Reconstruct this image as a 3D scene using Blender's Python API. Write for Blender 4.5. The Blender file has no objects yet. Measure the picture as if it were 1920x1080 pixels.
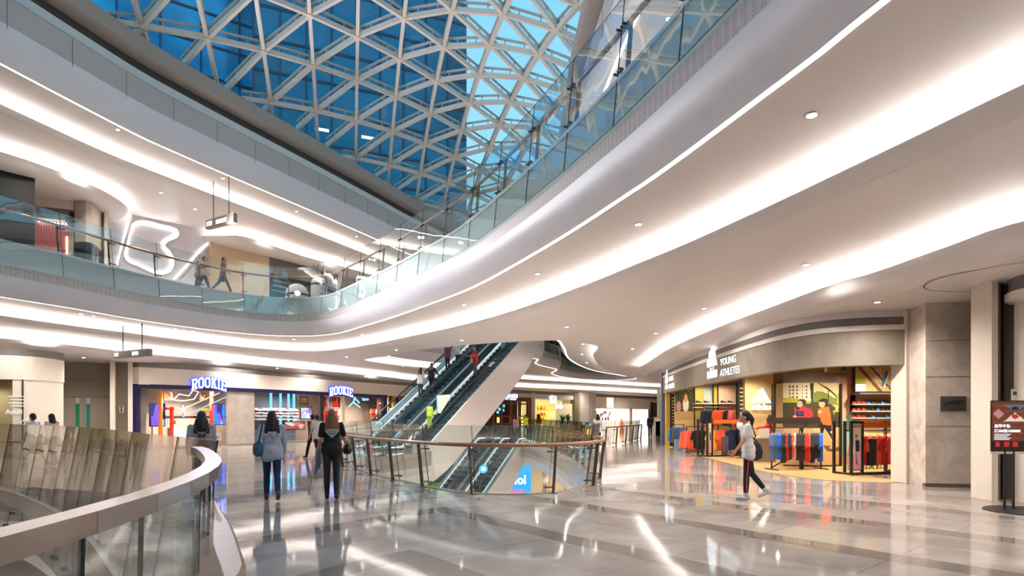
EXPOSURE = 0.84
import bpy, bmesh, math, random
from mathutils import Vector, Matrix
from mathutils.geometry import tessellate_polygon
random.seed(7)
S = bpy.context.scene
COL = S.collection
R = math.radians
F, HC, HY = 1100.0, 1.58, 780.0          # focal length in pixels of a 1920 wide frame, eye height, horizon row

def U(px, py, z):                         # plan point of a pixel seen at height z
    D = (z - HC) * F / (HY - py)
    return ((px - 960) / F * D, D)

def sr(h):
    h = h.lstrip('#')
    o = []
    for i in (0, 2, 4):
        c = int(h[i:i+2], 16) / 255
        o.append(c / 12.92 if c <= .04045 else ((c + .055) / 1.055) ** 2.4)
    return (o[0], o[1], o[2], 1)

# ---------------------------------------------------------------- materials
MATS = {}
def mat(name, col, rough=.5, metal=0., emit=None, es=0., noise=0., nscale=6., ior=1.45, spec=.5, coat=0., bump=0.):
    if name in MATS: return MATS[name]
    m = bpy.data.materials.new(name); m.use_nodes = True
    nt = m.node_tree; b = nt.nodes['Principled BSDF']
    c = sr(col) if isinstance(col, str) else col
    b.inputs['Base Color'].default_value = c
    b.inputs['Roughness'].default_value = rough
    b.inputs['Metallic'].default_value = metal
    b.inputs['IOR'].default_value = ior
    b.inputs['Specular IOR Level'].default_value = spec
    b.inputs['Coat Weight'].default_value = coat
    b.inputs['Coat Roughness'].default_value = .06
    if emit:
        b.inputs['Emission Color'].default_value = sr(emit) if isinstance(emit, str) else emit
        b.inputs['Emission Strength'].default_value = es
    if noise or bump:
        tc = nt.nodes.new('ShaderNodeTexCoord'); n = nt.nodes.new('ShaderNodeTexNoise')
        n.inputs['Scale'].default_value = nscale; n.inputs['Detail'].default_value = 4
        nt.links.new(tc.outputs['Object'], n.inputs['Vector'])
        if noise:
            r = nt.nodes.new('ShaderNodeValToRGB')
            r.color_ramp.elements[0].position = .3; r.color_ramp.elements[1].position = .7
            r.color_ramp.elements[0].color = (c[0]*(1-noise), c[1]*(1-noise), c[2]*(1-noise), 1)
            r.color_ramp.elements[1].color = (min(1, c[0]*(1+noise)), min(1, c[1]*(1+noise)), min(1, c[2]*(1+noise)), 1)
            nt.links.new(n.outputs['Fac'], r.inputs['Fac']); nt.links.new(r.outputs['Color'], b.inputs['Base Color'])
        if bump:
            bp = nt.nodes.new('ShaderNodeBump'); bp.inputs['Strength'].default_value = bump; bp.inputs['Distance'].default_value = .02
            nt.links.new(n.outputs['Fac'], bp.inputs['Height']); nt.links.new(bp.outputs['Normal'], b.inputs['Normal'])
    MATS[name] = m
    return m

def glass(name, tint, base=.06, wav=.0, rough=.0, power=5.0):
    if name in MATS: return MATS[name]
    m = bpy.data.materials.new(name); m.use_nodes = True
    nt = m.node_tree; nt.nodes.clear(); N = nt.nodes.new; L = nt.links.new
    out = N('ShaderNodeOutputMaterial'); mix = N('ShaderNodeMixShader'); tr = N('ShaderNodeBsdfTransparent'); gl = N('ShaderNodeBsdfGlossy')
    tr.inputs['Color'].default_value = tint; gl.inputs['Roughness'].default_value = rough
    gl.inputs['Color'].default_value = (1, 1, 1, 1)
    lw = N('ShaderNodeLayerWeight'); pw = N('ShaderNodeMath'); pw.operation = 'POWER'; pw.inputs[1].default_value = power
    ma = N('ShaderNodeMath'); ma.operation = 'MULTIPLY_ADD'; ma.inputs[1].default_value = 1 - base; ma.inputs[2].default_value = base
    L(lw.outputs['Facing'], pw.inputs[0]); L(pw.outputs[0], ma.inputs[0]); L(ma.outputs[0], mix.inputs[0])
    L(tr.outputs[0], mix.inputs[1]); L(gl.outputs[0], mix.inputs[2]); L(mix.outputs[0], out.inputs[0])
    if wav:
        tc = N('ShaderNodeTexCoord'); n = N('ShaderNodeTexNoise'); n.inputs['Scale'].default_value = 1.7; n.inputs['Detail'].default_value = 1
        mp = N('ShaderNodeMapping'); mp.inputs['Scale'].default_value = (1, 1, .45)
        bp = N('ShaderNodeBump'); bp.inputs['Strength'].default_value = wav; bp.inputs['Distance'].default_value = .05
        L(tc.outputs['Object'], mp.inputs[0]); L(mp.outputs[0], n.inputs['Vector']); L(n.outputs['Fac'], bp.inputs['Height']); L(bp.outputs['Normal'], gl.inputs['Normal'])
    MATS[name] = m
    return m

def emis(name, col, s):
    if name in MATS: return MATS[name]
    m = bpy.data.materials.new(name); m.use_nodes = True
    nt = m.node_tree; nt.nodes.clear()
    out = nt.nodes.new('ShaderNodeOutputMaterial'); e = nt.nodes.new('ShaderNodeEmission')
    e.inputs[0].default_value = sr(col) if isinstance(col, str) else col; e.inputs[1].default_value = s
    nt.links.new(e.outputs[0], out.inputs[0]); MATS[name] = m
    return m

def stone(name, c1, c2, scale=1.5, rough=.3, dist=3., ior=1.5):
    if name in MATS: return MATS[name]
    m = mat(name, c1, rough, ior=ior); nt = m.node_tree; b = nt.nodes['Principled BSDF']
    tc = nt.nodes.new('ShaderNodeTexCoord'); n = nt.nodes.new('ShaderNodeTexNoise')
    n.inputs['Scale'].default_value = scale; n.inputs['Detail'].default_value = 9; n.inputs['Distortion'].default_value = dist; n.inputs['Roughness'].default_value = .65
    r = nt.nodes.new('ShaderNodeValToRGB')
    r.color_ramp.elements[0].position = .35; r.color_ramp.elements[0].color = sr(c2)
    r.color_ramp.elements[1].position = .62; r.color_ramp.elements[1].color = sr(c1)
    nt.links.new(tc.outputs['Object'], n.inputs['Vector']); nt.links.new(n.outputs['Fac'], r.inputs['Fac']); nt.links.new(r.outputs['Color'], b.inputs['Base Color'])
    return m

def slats(name, c1, c2, freq, rough=.5):          # thin horizontal blades of a linear grille
    if name in MATS: return MATS[name]
    m = mat(name, c1, rough); nt = m.node_tree; b = nt.nodes['Principled BSDF']
    tc = nt.nodes.new('ShaderNodeTexCoord'); sx = nt.nodes.new('ShaderNodeSeparateXYZ')
    ml = nt.nodes.new('ShaderNodeMath'); ml.operation = 'MULTIPLY'; ml.inputs[1].default_value = freq
    fr = nt.nodes.new('ShaderNodeMath'); fr.operation = 'FRACT'; gt = nt.nodes.new('ShaderNodeMath'); gt.operation = 'GREATER_THAN'; gt.inputs[1].default_value = .5
    mx = nt.nodes.new('ShaderNodeMix'); mx.data_type = 'RGBA'; mx.inputs['A'].default_value = sr(c1); mx.inputs['B'].default_value = sr(c2)
    L = nt.links.new
    L(tc.outputs['Object'], sx.inputs[0]); L(sx.outputs['Z'], ml.inputs[0]); L(ml.outputs[0], fr.inputs[0]); L(fr.outputs[0], gt.inputs[0])
    L(gt.outputs[0], mx.inputs['Factor']); L(mx.outputs['Result'], b.inputs['Base Color'])
    return m

WHITE = mat('white_plaster', '#e4ddda', .45, noise=.015, nscale=.6)
GLOSSW = mat('white_panel', '#dfd9d4', .25, spec=.4)
FASCIA = mat('fascia_panel', '#dcd8dc', .4)
WARMW = mat('warm_white_panel', '#dccfc0', .5)
JAMB = mat('jamb_metal', '#d6c8b8', .35)
TAUPE = mat('taupe_wall', '#8a8070', .45, noise=.04, nscale=14)
DARK = mat('dark_metal', '#2b2826', .4, metal=.3)
BLACK = mat('black_panel', '#0c0b0b', .45, noise=.3, nscale=60)
BRONZE = mat('bronze_post', '#6b5c50', .35, metal=.7)
WOODR = mat('rail_wood', '#9c6b4c', .28, noise=.12, nscale=9, coat=.4)
STEEL = mat('steel', '#a3a1a0', .16, metal=1.)
DSTEEL = mat('dark_steel', '#5a5653', .3, metal=.9)
NAVY = mat('navy_frame', '#14143f', .35)
RUBBER = mat('black_rubber', '#151515', .35)
GRILLE = slats('grille_blades', '#8d8681', '#4c4744', 26)
GRILLED = slats('grille_blades_dark', '#9b948e', '#2c2a29', 30)
PERF = None
def perforated():
    global PERF
    m = mat('perforated_strip', '#b3aaa4', .4, metal=.1); nt = m.node_tree; b = nt.nodes['Principled BSDF']
    tc = nt.nodes.new('ShaderNodeTexCoord'); v = nt.nodes.new('ShaderNodeTexVoronoi'); v.inputs['Scale'].default_value = 22; v.inputs['Randomness'].default_value = .1
    gt = nt.nodes.new('ShaderNodeMath'); gt.operation = 'GREATER_THAN'; gt.inputs[1].default_value = .36
    mx = nt.nodes.new('ShaderNodeMix'); mx.data_type = 'RGBA'; mx.inputs['A'].default_value = sr('#a39a94'); mx.inputs['B'].default_value = sr('#c6bdb7')
    nt.links.new(tc.outputs['Object'], v.inputs['Vector']); nt.links.new(v.outputs['Distance'], gt.inputs[0]); nt.links.new(gt.outputs[0], mx.inputs['Factor']); nt.links.new(mx.outputs['Result'], b.inputs['Base Color'])
    PERF = m
perforated()
GLASS = glass('balustrade_glass', (.90, .95, .94, 1), .10, wav=.10)
GLASS2 = glass('gallery_glass', (.90, .94, .93, 1), .10, wav=.10)
GEDGE = mat('glass_edge', '#33403d', .2)
SHOPG = glass('shop_glass', (.97, .97, .97, 1), .05)
SKYG = glass('skylight_glass', (.60, .90, .95, 1), .04)
LEDL = emis('led_line', (1, .95, .89, 1), 4.5)
COVE = emis('cove_led', (1, .95, .90, 1), 8)
LAMP = emis('lamp_face', (1, .94, .86, 1), 14)
WLET = emis('white_letters', (.9, .97, 1, 1), 1.25)

def floor_mat():
    m = mat('polished_marble_floor', '#b3a79f', .06, ior=1.6); nt = m.node_tree; b = nt.nodes['Principled BSDF']
    N = nt.nodes.new; L = nt.links.new
    def M(op, a, c=None, d=None):
        n = N('ShaderNodeMath'); n.operation = op
        for i, v in enumerate((a, c, d)):
            if v is None: continue
            if isinstance(v, (int, float)): n.inputs[i].default_value = v
            else: L(v, n.inputs[i])
        return n.outputs[0]
    tc = N('ShaderNodeTexCoord'); sx = N('ShaderNodeSeparateXYZ'); L(tc.outputs['Object'], sx.inputs[0])
    ax = M('ABSOLUTE', M('ADD', sx.outputs['X'], 1.2))
    s = M('ADD', M('MULTIPLY', ax, .77), M('MULTIPLY', sx.outputs['Y'], .63))
    nz = N('ShaderNodeTexNoise'); nz.inputs['Scale'].default_value = .35; L(tc.outputs['Object'], nz.inputs['Vector'])
    f = M('FRACT', M('DIVIDE', M('ADD', s, M('MULTIPLY', nz.outputs['Fac'], .5)), 2.1))
    band = M('LESS_THAN', f, .2)
    band2 = M('MULTIPLY', M('GREATER_THAN', f, .6), .35)
    joint = M('LESS_THAN', M('FRACT', M('DIVIDE', M('SUBTRACT', M('MULTIPLY', ax, .63), M('MULTIPLY', sx.outputs['Y'], .77)), 1.6)), .006)
    v = N('ShaderNodeTexNoise'); v.inputs['Scale'].default_value = .9; v.inputs['Detail'].default_value = 8; v.inputs['Distortion'].default_value = 1.2; L(tc.outputs['Object'], v.inputs['Vector'])
    r = N('ShaderNodeValToRGB'); r.color_ramp.elements[0].position = .35; r.color_ramp.elements[1].position = .7
    r.color_ramp.elements[0].color = sr('#a1958e'); r.color_ramp.elements[1].color = sr('#bdb3ad'); L(v.outputs['Fac'], r.inputs['Fac'])
    mx = N('ShaderNodeMix'); mx.data_type = 'RGBA'; mx.inputs['B'].default_value = sr('#7c6f67')
    L(M('MAXIMUM', M('MULTIPLY', M('MAXIMUM', band, band2), .8), joint), mx.inputs['Factor']); L(r.outputs['Color'], mx.inputs['A']); L(mx.outputs['Result'], b.inputs['Base Color'])
    w = N('ShaderNodeTexNoise'); w.inputs['Scale'].default_value = .9; w.inputs['Detail'].default_value = 1; L(tc.outputs['Object'], w.inputs['Vector'])
    bp = N('ShaderNodeBump'); bp.inputs['Strength'].default_value = .035; bp.inputs['Distance'].default_value = .1; L(w.outputs['Fac'], bp.inputs['Height']); L(bp.outputs['Normal'], b.inputs['Normal'])
    return m
FLOORM = floor_mat()

# ---------------------------------------------------------------- objects
def link(name, me, m=None, parent=None, loc=None):
    o = bpy.data.objects.new(name, me); COL.objects.link(o)
    if m is not None:
        for x in (m if isinstance(m, (list, tuple)) else [m]): me.materials.append(x)
    if loc: o.location = loc
    if parent is not None: put(o, parent)
    return o
def put(o, p):
    o.parent = p
    if p.type == 'EMPTY' and p.get('_w'): o.matrix_parent_inverse = Matrix.Translation(-p.location)
def tag(o, label, cat, group=None):
    o['label'] = label; o['category'] = cat
    if group: o['group'] = group
    return o
def struct(o): o['kind'] = 'structure'; return o
def thing(name, label, cat, loc=(0, 0, 0), rz=0, group=None, world=False):
    o = bpy.data.objects.new(name, None); COL.objects.link(o); o.empty_display_size = .1
    o.location = loc; o.rotation_euler = (0, 0, rz)
    tag(o, label, cat, group)
    if world: o['_w'] = 1          # parts are given in world coordinates
    return o
def copy_tree(o, parent=None):
    c = o.copy(); COL.objects.link(c)
    if parent is not None: c.parent = parent
    for ch in [x for x in bpy.data.objects if x.parent == o]: copy_tree(ch, c)
    return c
ORD = ['first', 'second', 'third', 'fourth', 'fifth', 'sixth', 'seventh', 'eighth', 'ninth', 'tenth', 'eleventh', 'twelfth', 'thirteenth', 'fourteenth', 'fifteenth', 'sixteenth', 'seventeenth', 'eighteenth', 'nineteenth', 'twentieth']

class Fr:                                  # a wall frame: u to the right, v up, d towards the viewer
    def __init__(s, o, r, z=0.):
        l = math.hypot(*r); s.r = (r[0]/l, r[1]/l); s.n = (s.r[1], -s.r[0]); s.o = o; s.z = z
    def __call__(s, u, v, d=0.):
        return Vector((s.o[0] + s.r[0]*u + s.n[0]*d, s.o[1] + s.r[1]*u + s.n[1]*d, s.z + v))
WORLD = lambda u, v, d=0.: Vector((u, d, v))
class MB:
    def __init__(s): s.v = []; s.f = []; s.mi = []
    def add(s, vs, fs, mi=0):
        k = len(s.v); s.v += [tuple(x) for x in vs]; s.f += [tuple(i + k for i in f) for f in fs]; s.mi += [mi]*len(fs)
    def box(s, fr, u0, u1, v0, v1, d0, d1, mi=0):
        p = [fr(u, v, d) for d in (d0, d1) for v in (v0, v1) for u in (u0, u1)]
        s.add(p, [(0, 2, 3, 1), (4, 5, 7, 6), (0, 1, 5, 4), (2, 6, 7, 3), (0, 4, 6, 2), (1, 3, 7, 5)], mi); return s
    def bar(s, a, b, w, h=None, up=(0, 0, 1), mi=0, w2=None):
        a = Vector(a); b = Vector(b); h = h or w; t = (b - a)
        if t.length < 1e-6: return s
        t.normalize(); x = t.cross(Vector(up))
        if x.length < 1e-4: x = t.cross(Vector((1, 0, 0)))
        x.normalize(); y = x.cross(t)
        p = [c + x*i*w/2 + y*j*h/2 for c in (a, b) for i, j in ((-1, -1), (1, -1), (1, 1), (-1, 1))]
        s.add(p, [(3, 2, 1, 0), (4, 5, 6, 7), (0, 1, 5, 4), (1, 2, 6, 5), (2, 3, 7, 6), (3, 0, 4, 7)], mi); return s
    def tube(s, pts, r, n=8, closed=False, mi=0, rs=None):
        pts = [Vector(p) for p in pts]; m = len(pts); k = len(s.v); up = Vector((0, 0, 1)); px = None
        for i, p in enumerate(pts):
            a = pts[i-1] if (i or closed) else p; b = pts[(i+1) % m] if (i < m-1 or closed) else p
            t = (b - a).normalized(); x = t.cross(up)
            if x.length < .05: x = px or t.cross(Vector((1, 0, 0)))
            x.normalize()
            if px is not None and x.dot(px) < 0: x = -x
            px = x; y = x.cross(t); rr = rs[i] if rs else r
            s.v += [tuple(p + x*math.cos(2*math.pi*j/n)*rr + y*math.sin(2*math.pi*j/n)*rr) for j in range(n)]
        for i in range(m if closed else m-1):
            for j in range(n):
                a = k + i*n; b = k + ((i+1) % m)*n
                s.f.append((a+j, a+(j+1) % n, b+(j+1) % n, b+j)); s.mi.append(mi)
        if not closed:
            s.f.append(tuple(k+j for j in range(n))); s.f.append(tuple(k+(m-1)*n+n-1-j for j in range(n))); s.mi += [mi, mi]
        return s
    def lathe(s, prof, c=(0, 0, 0), n=24, mi=0):
        k = len(s.v)
        for r, z in prof:
            s.v += [(c[0]+r*math.cos(2*math.pi*j/n), c[1]+r*math.sin(2*math.pi*j/n), c[2]+z) for j in range(n)]
        for i in range(len(prof)-1):
            for j in range(n):
                s.f.append((k+i*n+j, k+i*n+(j+1) % n, k+(i+1)*n+(j+1) % n, k+(i+1)*n+j)); s.mi.append(mi)
        s.f.append(tuple(k+n-1-j for j in range(n))); s.f.append(tuple(k+(len(prof)-1)*n+j for j in range(n))); s.mi += [mi, mi]
        return s
    def prism(s, fr, poly, d0, d1, mi=0):
        n = len(poly); vs = [fr(u, v, d) for d in (d0, d1) for u, v in poly]
        tr = tessellate_polygon([[Vector((u, v, 0)) for u, v in poly]])
        fs = [tuple(t) for t in tr] + [tuple(i+n for i in reversed(t)) for t in tr] + [(i, (i+1) % n, (i+1) % n+n, i+n) for i in range(n)]
        s.add(vs, fs, mi); return s
    def ell(s, c, r, nu=14, nv=9, mi=0):
        k = len(s.v)
        for i in range(nv+1):
            t = math.pi*i/nv
            s.v += [(c[0]+r[0]*math.sin(t)*math.cos(2*math.pi*j/nu), c[1]+r[1]*math.sin(t)*math.sin(2*math.pi*j/nu), c[2]+r[2]*math.cos(t)) for j in range(nu)]
        for i in range(nv):
            for j in range(nu):
                s.f.append((k+i*nu+j, k+(i+1)*nu+j, k+(i+1)*nu+(j+1) % nu, k+i*nu+(j+1) % nu)); s.mi.append(mi)
        return s
    def obj(s, name, m, parent=None, smooth=False, fix=True):
        me = bpy.data.meshes.new(name); me.from_pydata(s.v, [], s.f)
        if fix:
            bm = bmesh.new(); bm.from_mesh(me); bmesh.ops.remove_doubles(bm, verts=bm.verts, dist=1e-5); bmesh.ops.recalc_face_normals(bm, faces=bm.faces); bm.to_mesh(me); bm.free()
        elif s.mi: me.polygons.foreach_set('material_index', s.mi)
        if fix and any(s.mi) and len(me.polygons) == len(s.mi): me.polygons.foreach_set('material_index', s.mi)
        if smooth: me.shade_smooth()
        return link(name, me, m, parent)

# ---------------------------------------------------------------- curves
def cr(pts, closed=True, step=.4):                     # Catmull-Rom through plan points, evenly resampled
    P = [Vector((p[0], p[1])) for p in pts]; n = len(P); out = []
    for i in range(n if closed else n-1):
        p0 = P[(i-1) % n] if (closed or i) else P[0]; p1 = P[i]; p2 = P[(i+1) % n]; p3 = P[(i+2) % n] if (closed or i < n-2) else P[-1]
        k = max(2, int((p2-p1).length/.15))
        t0 = 0; t1 = max(1e-3, (p1-p0).length**.5); t2 = t1 + max(1e-3, (p2-p1).length**.5); t3 = t2 + max(1e-3, (p3-p2).length**.5)
        for j in range(k):
            t = t1 + (t2-t1)*j/k
            a1 = p0.lerp(p1, (t-t0)/(t1-t0)) if (p1-p0).length > 1e-6 else p1
            a2 = p1.lerp(p2, (t-t1)/(t2-t1)); a3 = p2.lerp(p3, (t-t2)/(t3-t2)) if (p3-p2).length > 1e-6 else p2
            b1 = a1.lerp(a2, (t-t0)/(t2-t0)); b2 = a2.lerp(a3, (t-t1)/(t3-t1))
            out.append(b1.lerp(b2, (t-t1)/(t2-t1)))
    if not closed: out.append(P[-1])
    return resample(out, step, closed)
def resample(P, step, closed=False, fit=True):
    P = [Vector((p[0], p[1])) for p in P]
    Q = P + [P[0]] if closed else P
    L = [0]
    for a, b in zip(Q, Q[1:]): L.append(L[-1] + (b-a).length)
    n = max(2, round(L[-1]/step)); res = []; k = 0
    for i in range(n if closed else n+1):
        s = L[-1]*i/n
        while k < len(L)-2 and L[k+1] < s: k += 1
        d = L[k+1]-L[k]
        res.append(Q[k].lerp(Q[k+1], (s-L[k])/d if d > 1e-9 else 0))
    return res
def area(P): return sum(a[0]*b[1]-b[0]*a[1] for a, b in zip(P, list(P[1:])+[P[0]]))/2
def normals(P, closed, sign=1):
    n = len(P); o = []
    for i in range(n):
        a = P[i-1] if (i or closed) else P[i]; b = P[(i+1) % n] if (i < n-1 or closed) else P[i]
        t = (b-a).normalized(); o.append(Vector((t.y, -t.x))*sign)
    return o
def off(P, d, closed=True):                            # closed loops: positive = outwards
    sg = (1 if area(P) > 0 else -1) if closed else 1
    return [p + q*d for p, q in zip(P, normals(P, closed, sg))]
def sweep(name, P, prof, m, closed=True, parent=None, sign=None, smooth=True, caps=False):
    sg = sign if sign is not None else ((1 if area(P) > 0 else -1) if closed else 1)
    Nn = normals(P, closed, sg); n = len(P); k = len(prof)
    vs = [(p.x + q.x*o, p.y + q.y*o, z) for p, q in zip(P, Nn) for o, z in prof]
    fs = [(i*k+j, i*k+j+1, ((i+1) % n)*k+j+1, ((i+1) % n)*k+j) for i in range(n if closed else n-1) for j in range(k-1)]
    if caps: fs += [tuple(range(k)), tuple((n-1)*k+j for j in reversed(range(k)))]
    me = bpy.data.meshes.new(name); me.from_pydata(vs, [], fs)
    bm = bmesh.new(); bm.from_mesh(me); bmesh.ops.recalc_face_normals(bm, faces=bm.faces); bm.to_mesh(me); bm.free()
    if smooth:
        me.shade_smooth()
        if hasattr(me, 'set_sharp_from_angle'): me.set_sharp_from_angle(angle=R(40))
    return link(name, me, m, parent)
def flat(name, outer, holes, z, m, parent=None):
    loops = [[Vector((p[0], p[1], 0)) for p in l] for l in [outer]+list(holes)]
    vs = [v for l in loops for v in l]; tr = tessellate_polygon(loops)
    me = bpy.data.meshes.new(name); me.from_pydata([(v.x, v.y, z) for v in vs], [], [tuple(t) for t in tr])
    return link(name, me, m, parent)
def inside(p, poly):
    c = False; n = len(poly); j = n-1
    for i in range(n):
        a = poly[i]; b = poly[j]
        if (a[1] > p[1]) != (b[1] > p[1]) and p[0] < (b[0]-a[0])*(p[1]-a[1])/(b[1]-a[1])+a[0]: c = not c
        j = i
    return c
def ray_on(poly, px):                                  # plan point of a polyline met by the sight line through column px
    k = (px-960)/F; best = None
    for a, b in zip(poly, poly[1:]):
        fa = a[0]-k*a[1]; fb = b[0]-k*b[1]
        if fa*fb <= 0 and fa != fb:
            t = fa/(fa-fb); q = (a[0]+(b[0]-a[0])*t, a[1]+(b[1]-a[1])*t)
            if best is None or q[1] < best[1]: best = q
    if best is None:
        a, b = (poly[0], poly[1]) if abs(poly[0][0]-k*poly[0][1]) < abs(poly[-1][0]-k*poly[-1][1]) else (poly[-1], poly[-2])
        fa = a[0]-k*a[1]; fb = b[0]-k*b[1]; t = fa/(fa-fb); best = (a[0]+(b[0]-a[0])*t, a[1]+(b[1]-a[1])*t)
    return best
def zat(py, D): return HC + (HY-py)*D/F
class On:                                              # frame on a facade between two pixel columns
    def __init__(s, poly, px0, px1):
        a = ray_on(poly, px0); b = ray_on(poly, px1); s.a = a; s.b = b
        s.fr = Fr(a, (b[0]-a[0], b[1]-a[1])); s.w = math.hypot(b[0]-a[0], b[1]-a[1]); s.D = (a[1]+b[1])/2
    def z(s, py): return zat(py, s.D)
    def box(s, mb, py0, py1, d0, d1, u0=0., u1=1., mi=0): mb.box(s.fr, s.w*u0, s.w*u1, s.z(py1), s.z(py0), d0, d1, mi)

def text(name, body, size, m, fr, u, v, d=.01, depth=.02, parent=None, align='LEFT', bold=0., sx=1., space=1., shear=0.):
    c = bpy.data.curves.new(name, 'FONT'); c.body = body; c.size = size; c.extrude = depth/2; c.align_x = align; c.offset = bold; c.space_character = space; c.shear = shear; c.resolution_u = 3
    o = bpy.data.objects.new(name, c); COL.objects.link(o)
    dg = bpy.context.evaluated_depsgraph_get(); me = bpy.data.meshes.new_from_object(o.evaluated_get(dg)); bpy.data.objects.remove(o); bpy.data.curves.remove(c)
    for q in me.vertices:
        x, y, z = q.co; q.co = fr(u + x*sx, v + y, d + z + depth/2)
    me.name = name; me.materials.clear()
    return link(name, me, m, parent)
def raster(name, fr, w, h, nu, nv, paint, mats, parent=None, bend=None, d=0.):   # printed picture: one mesh, faces pick one of several inks
    vs = []; fs = []; mi = []
    for j in range(nv+1):
        for i in range(nu+1):
            u = w*i/nu; v = h*j/nv; vs.append(tuple(fr(u, v, d + (bend(i/nu) if bend else 0))))
    for j in range(nv):
        for i in range(nu):
            fs.append((j*(nu+1)+i, j*(nu+1)+i+1, (j+1)*(nu+1)+i+1, (j+1)*(nu+1)+i)); mi.append(paint((i+.5)/nu, (j+.5)/nv))
    me = bpy.data.meshes.new(name); me.from_pydata(vs, [], fs); me.polygons.foreach_set('material_index', mi); me.shade_smooth()
    return link(name, me, mats, parent)
# ---------------------------------------------------------------- camera and sky
cam = bpy.data.cameras.new('camera'); co = bpy.data.objects.new('camera', cam); COL.objects.link(co)
co.location = (0, 0, HC); co.rotation_euler = (R(90), 0, 0); cam.sensor_width = 36; cam.lens = F/1920*36; cam.shift_y = 240/1920; cam.clip_start = .05; cam.clip_end = 800
S.camera = co
w = bpy.data.worlds.new('dusk_sky'); S.world = w; w.use_nodes = True
nt = w.node_tree; bg = nt.nodes['Background']
tc = nt.nodes.new('ShaderNodeTexCoord'); sx = nt.nodes.new('ShaderNodeSeparateXYZ'); rp = nt.nodes.new('ShaderNodeValToRGB')
nt.links.new(tc.outputs['Generated'], sx.inputs[0]); nt.links.new(sx.outputs['Z'], rp.inputs['Fac']); nt.links.new(rp.outputs['Color'], bg.inputs['Color'])
rp.color_ramp.elements[0].color = (.66, .84, .95, 1); rp.color_ramp.elements[1].color = (.16, .52, .84, 1)
bg.inputs['Strength'].default_value = .72
S.view_settings.view_transform = 'Standard'; S.view_settings.look = 'None'; S.view_settings.gamma = 1.0; S.view_settings.use_curve_mapping = False
S.view_settings.exposure = EXPOSURE
S.cycles.transparent_max_bounces = 24; S.cycles.max_bounces = 10; S.cycles.diffuse_bounces = 6; S.cycles.glossy_bounces = 5
S.cycles.sample_clamp_indirect = 6.0

# ---------------------------------------------------------------- plan curves of the atrium
Z2, Z3 = 7.0, 14.0                                     # gallery floor, roof deck
LED = cr([U(0, 556, 5.3), U(125, 576, 5.3), U(250, 598, 5.3), U(375, 616, 5.3), U(480, 627, 5.3), U(555, 630, 5.3), U(620, 626.5, 5.3), U(680, 611, 5.3), U(730, 596, 5.3), U(792, 574, 5.3), U(880, 540, 5.3), U(992, 479, 5.3), U(1085, 422, 5.3), U(1160, 372, 5.3), U(1210, 339, 5.3), U(1280, 288, 5.3), U(1413, 187, 5.3), U(1547, 85, 5.3), U(1650, 0, 5.3), (4.2, 3.2), (4.9, 0), (4.6, -4), (1.5, -8), (-6, -10), (-13, -8), (-18, -1), (-18.6, 7), (-17.4, 13)])
LIP1 = cr([U(0, 591, 5), U(125, 609, 5), U(250, 625, 5), U(375, 641, 5), U(480, 652.5, 5), U(580, 658, 5), U(630, 655, 5), U(692, 646, 5), U(780, 628, 5), U(855, 612, 5), U(960, 583, 5), U(1100, 533, 5), U(1191, 496, 5), U(1279, 460, 5), U(1440, 387, 5), U(1531, 344, 5), U(1623, 300, 5), U(1713, 257, 5), U(1920, 157, 5), (6.4, 3.0), (7, 0), (6.6, -5), (2.5, -10), (-6, -12), (-14.5, -9.6), (-20, -1), (-20.6, 7), (-19.4, 13)])
LIP2L = cr([(-30, 1), (-22.5, 16.5), U(0, 634, 4.5), U(125, 646, 4.5), U(217, 657, 4.5), U(282, 664, 4.5), U(375, 673, 4.5), U(480, 683.5, 4.5), U(605, 695, 4.5), U(730, 707, 4.5), U(775, 712, 4.5), (-2.6, 49), U(952, 724, 4.5), U(1100, 731, 4.5), U(1241, 738, 4.5), (26, 82)], closed=False)
LIP2R = cr([(13, 2.5), U(1920, 414, 4.5), U(1777, 462, 4.5), U(1621, 516.5, 4.5), U(1580, 527, 4.5), U(1437, 579, 4.5), U(1333, 619, 4.5), U(1256, 653, 4.5), U(1217, 678, 4.5), (7.9, 37.0), (8.6, 38.6), (10.2, 39.6), (14, 41), (20, 46)], closed=False)
LIPE = cr([(-8.9, 35.4), (-6.8, 32.4), (-3.3, 28.3), (0, 26.3), (2.2, 25.8), U(1116, 646, 5), U(1112, 665, 5), U(1117, 677, 5), U(1131, 690, 5), (10, 50), (18, 60), (23, 66), (22, 70.5), (17, 68.5), (8, 60.5), (.2, 53), (-5.2, 42.6), (-8, 38.6)])
LEDE = cr([(-7.6, 36.0), (-6.4, 39.3), (-4.6, 41.4), (-2.6, 39.7), (-.4, 38.6), (1.5, 37.9), (1.7, 41.3), (2.1, 43), (3.6, 47), (3.5, 51), (5, 56), (8, 60), (11, 61), (12.2, 58), (10.5, 54.6), (7, 48.7), (4.8, 42.6), (3.5, 37.2), (2.7, 31.5), (1.9, 28.4), (.3, 28.2), (-2.7, 30.3), (-5.7, 33.6)], step=.3)
ROOF = cr([U(0, 118, 12.3), U(133, 188, 12.3), U(267, 257, 12.3), U(320, 281, 12.3), U(430, 329, 12.3), U(575, 391, 12.3), U(712, 451, 12.3), U(775, 479, 12.3), (-3.6, 44), (-1, 45), (1.5, 43), (2.7, 38), (2.9, 30), (2.9, 22), (3.4, 15), (4.6, 8), (5, 0), (3, -7), (-4, -10), (-12, -8), (-17, -2), (-18.3, 6), (-17.2, 12)])
LIP3L = cr([(-30, 6), (-23, 16.5), U(0, 284, 11.5), U(93, 315, 11.5), U(157, 341, 11.5), U(204, 363, 11.5), U(231, 381, 11.5), U(240, 394, 11.5), (-19.4, 29.1), (-21, 30)], closed=False)
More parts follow.
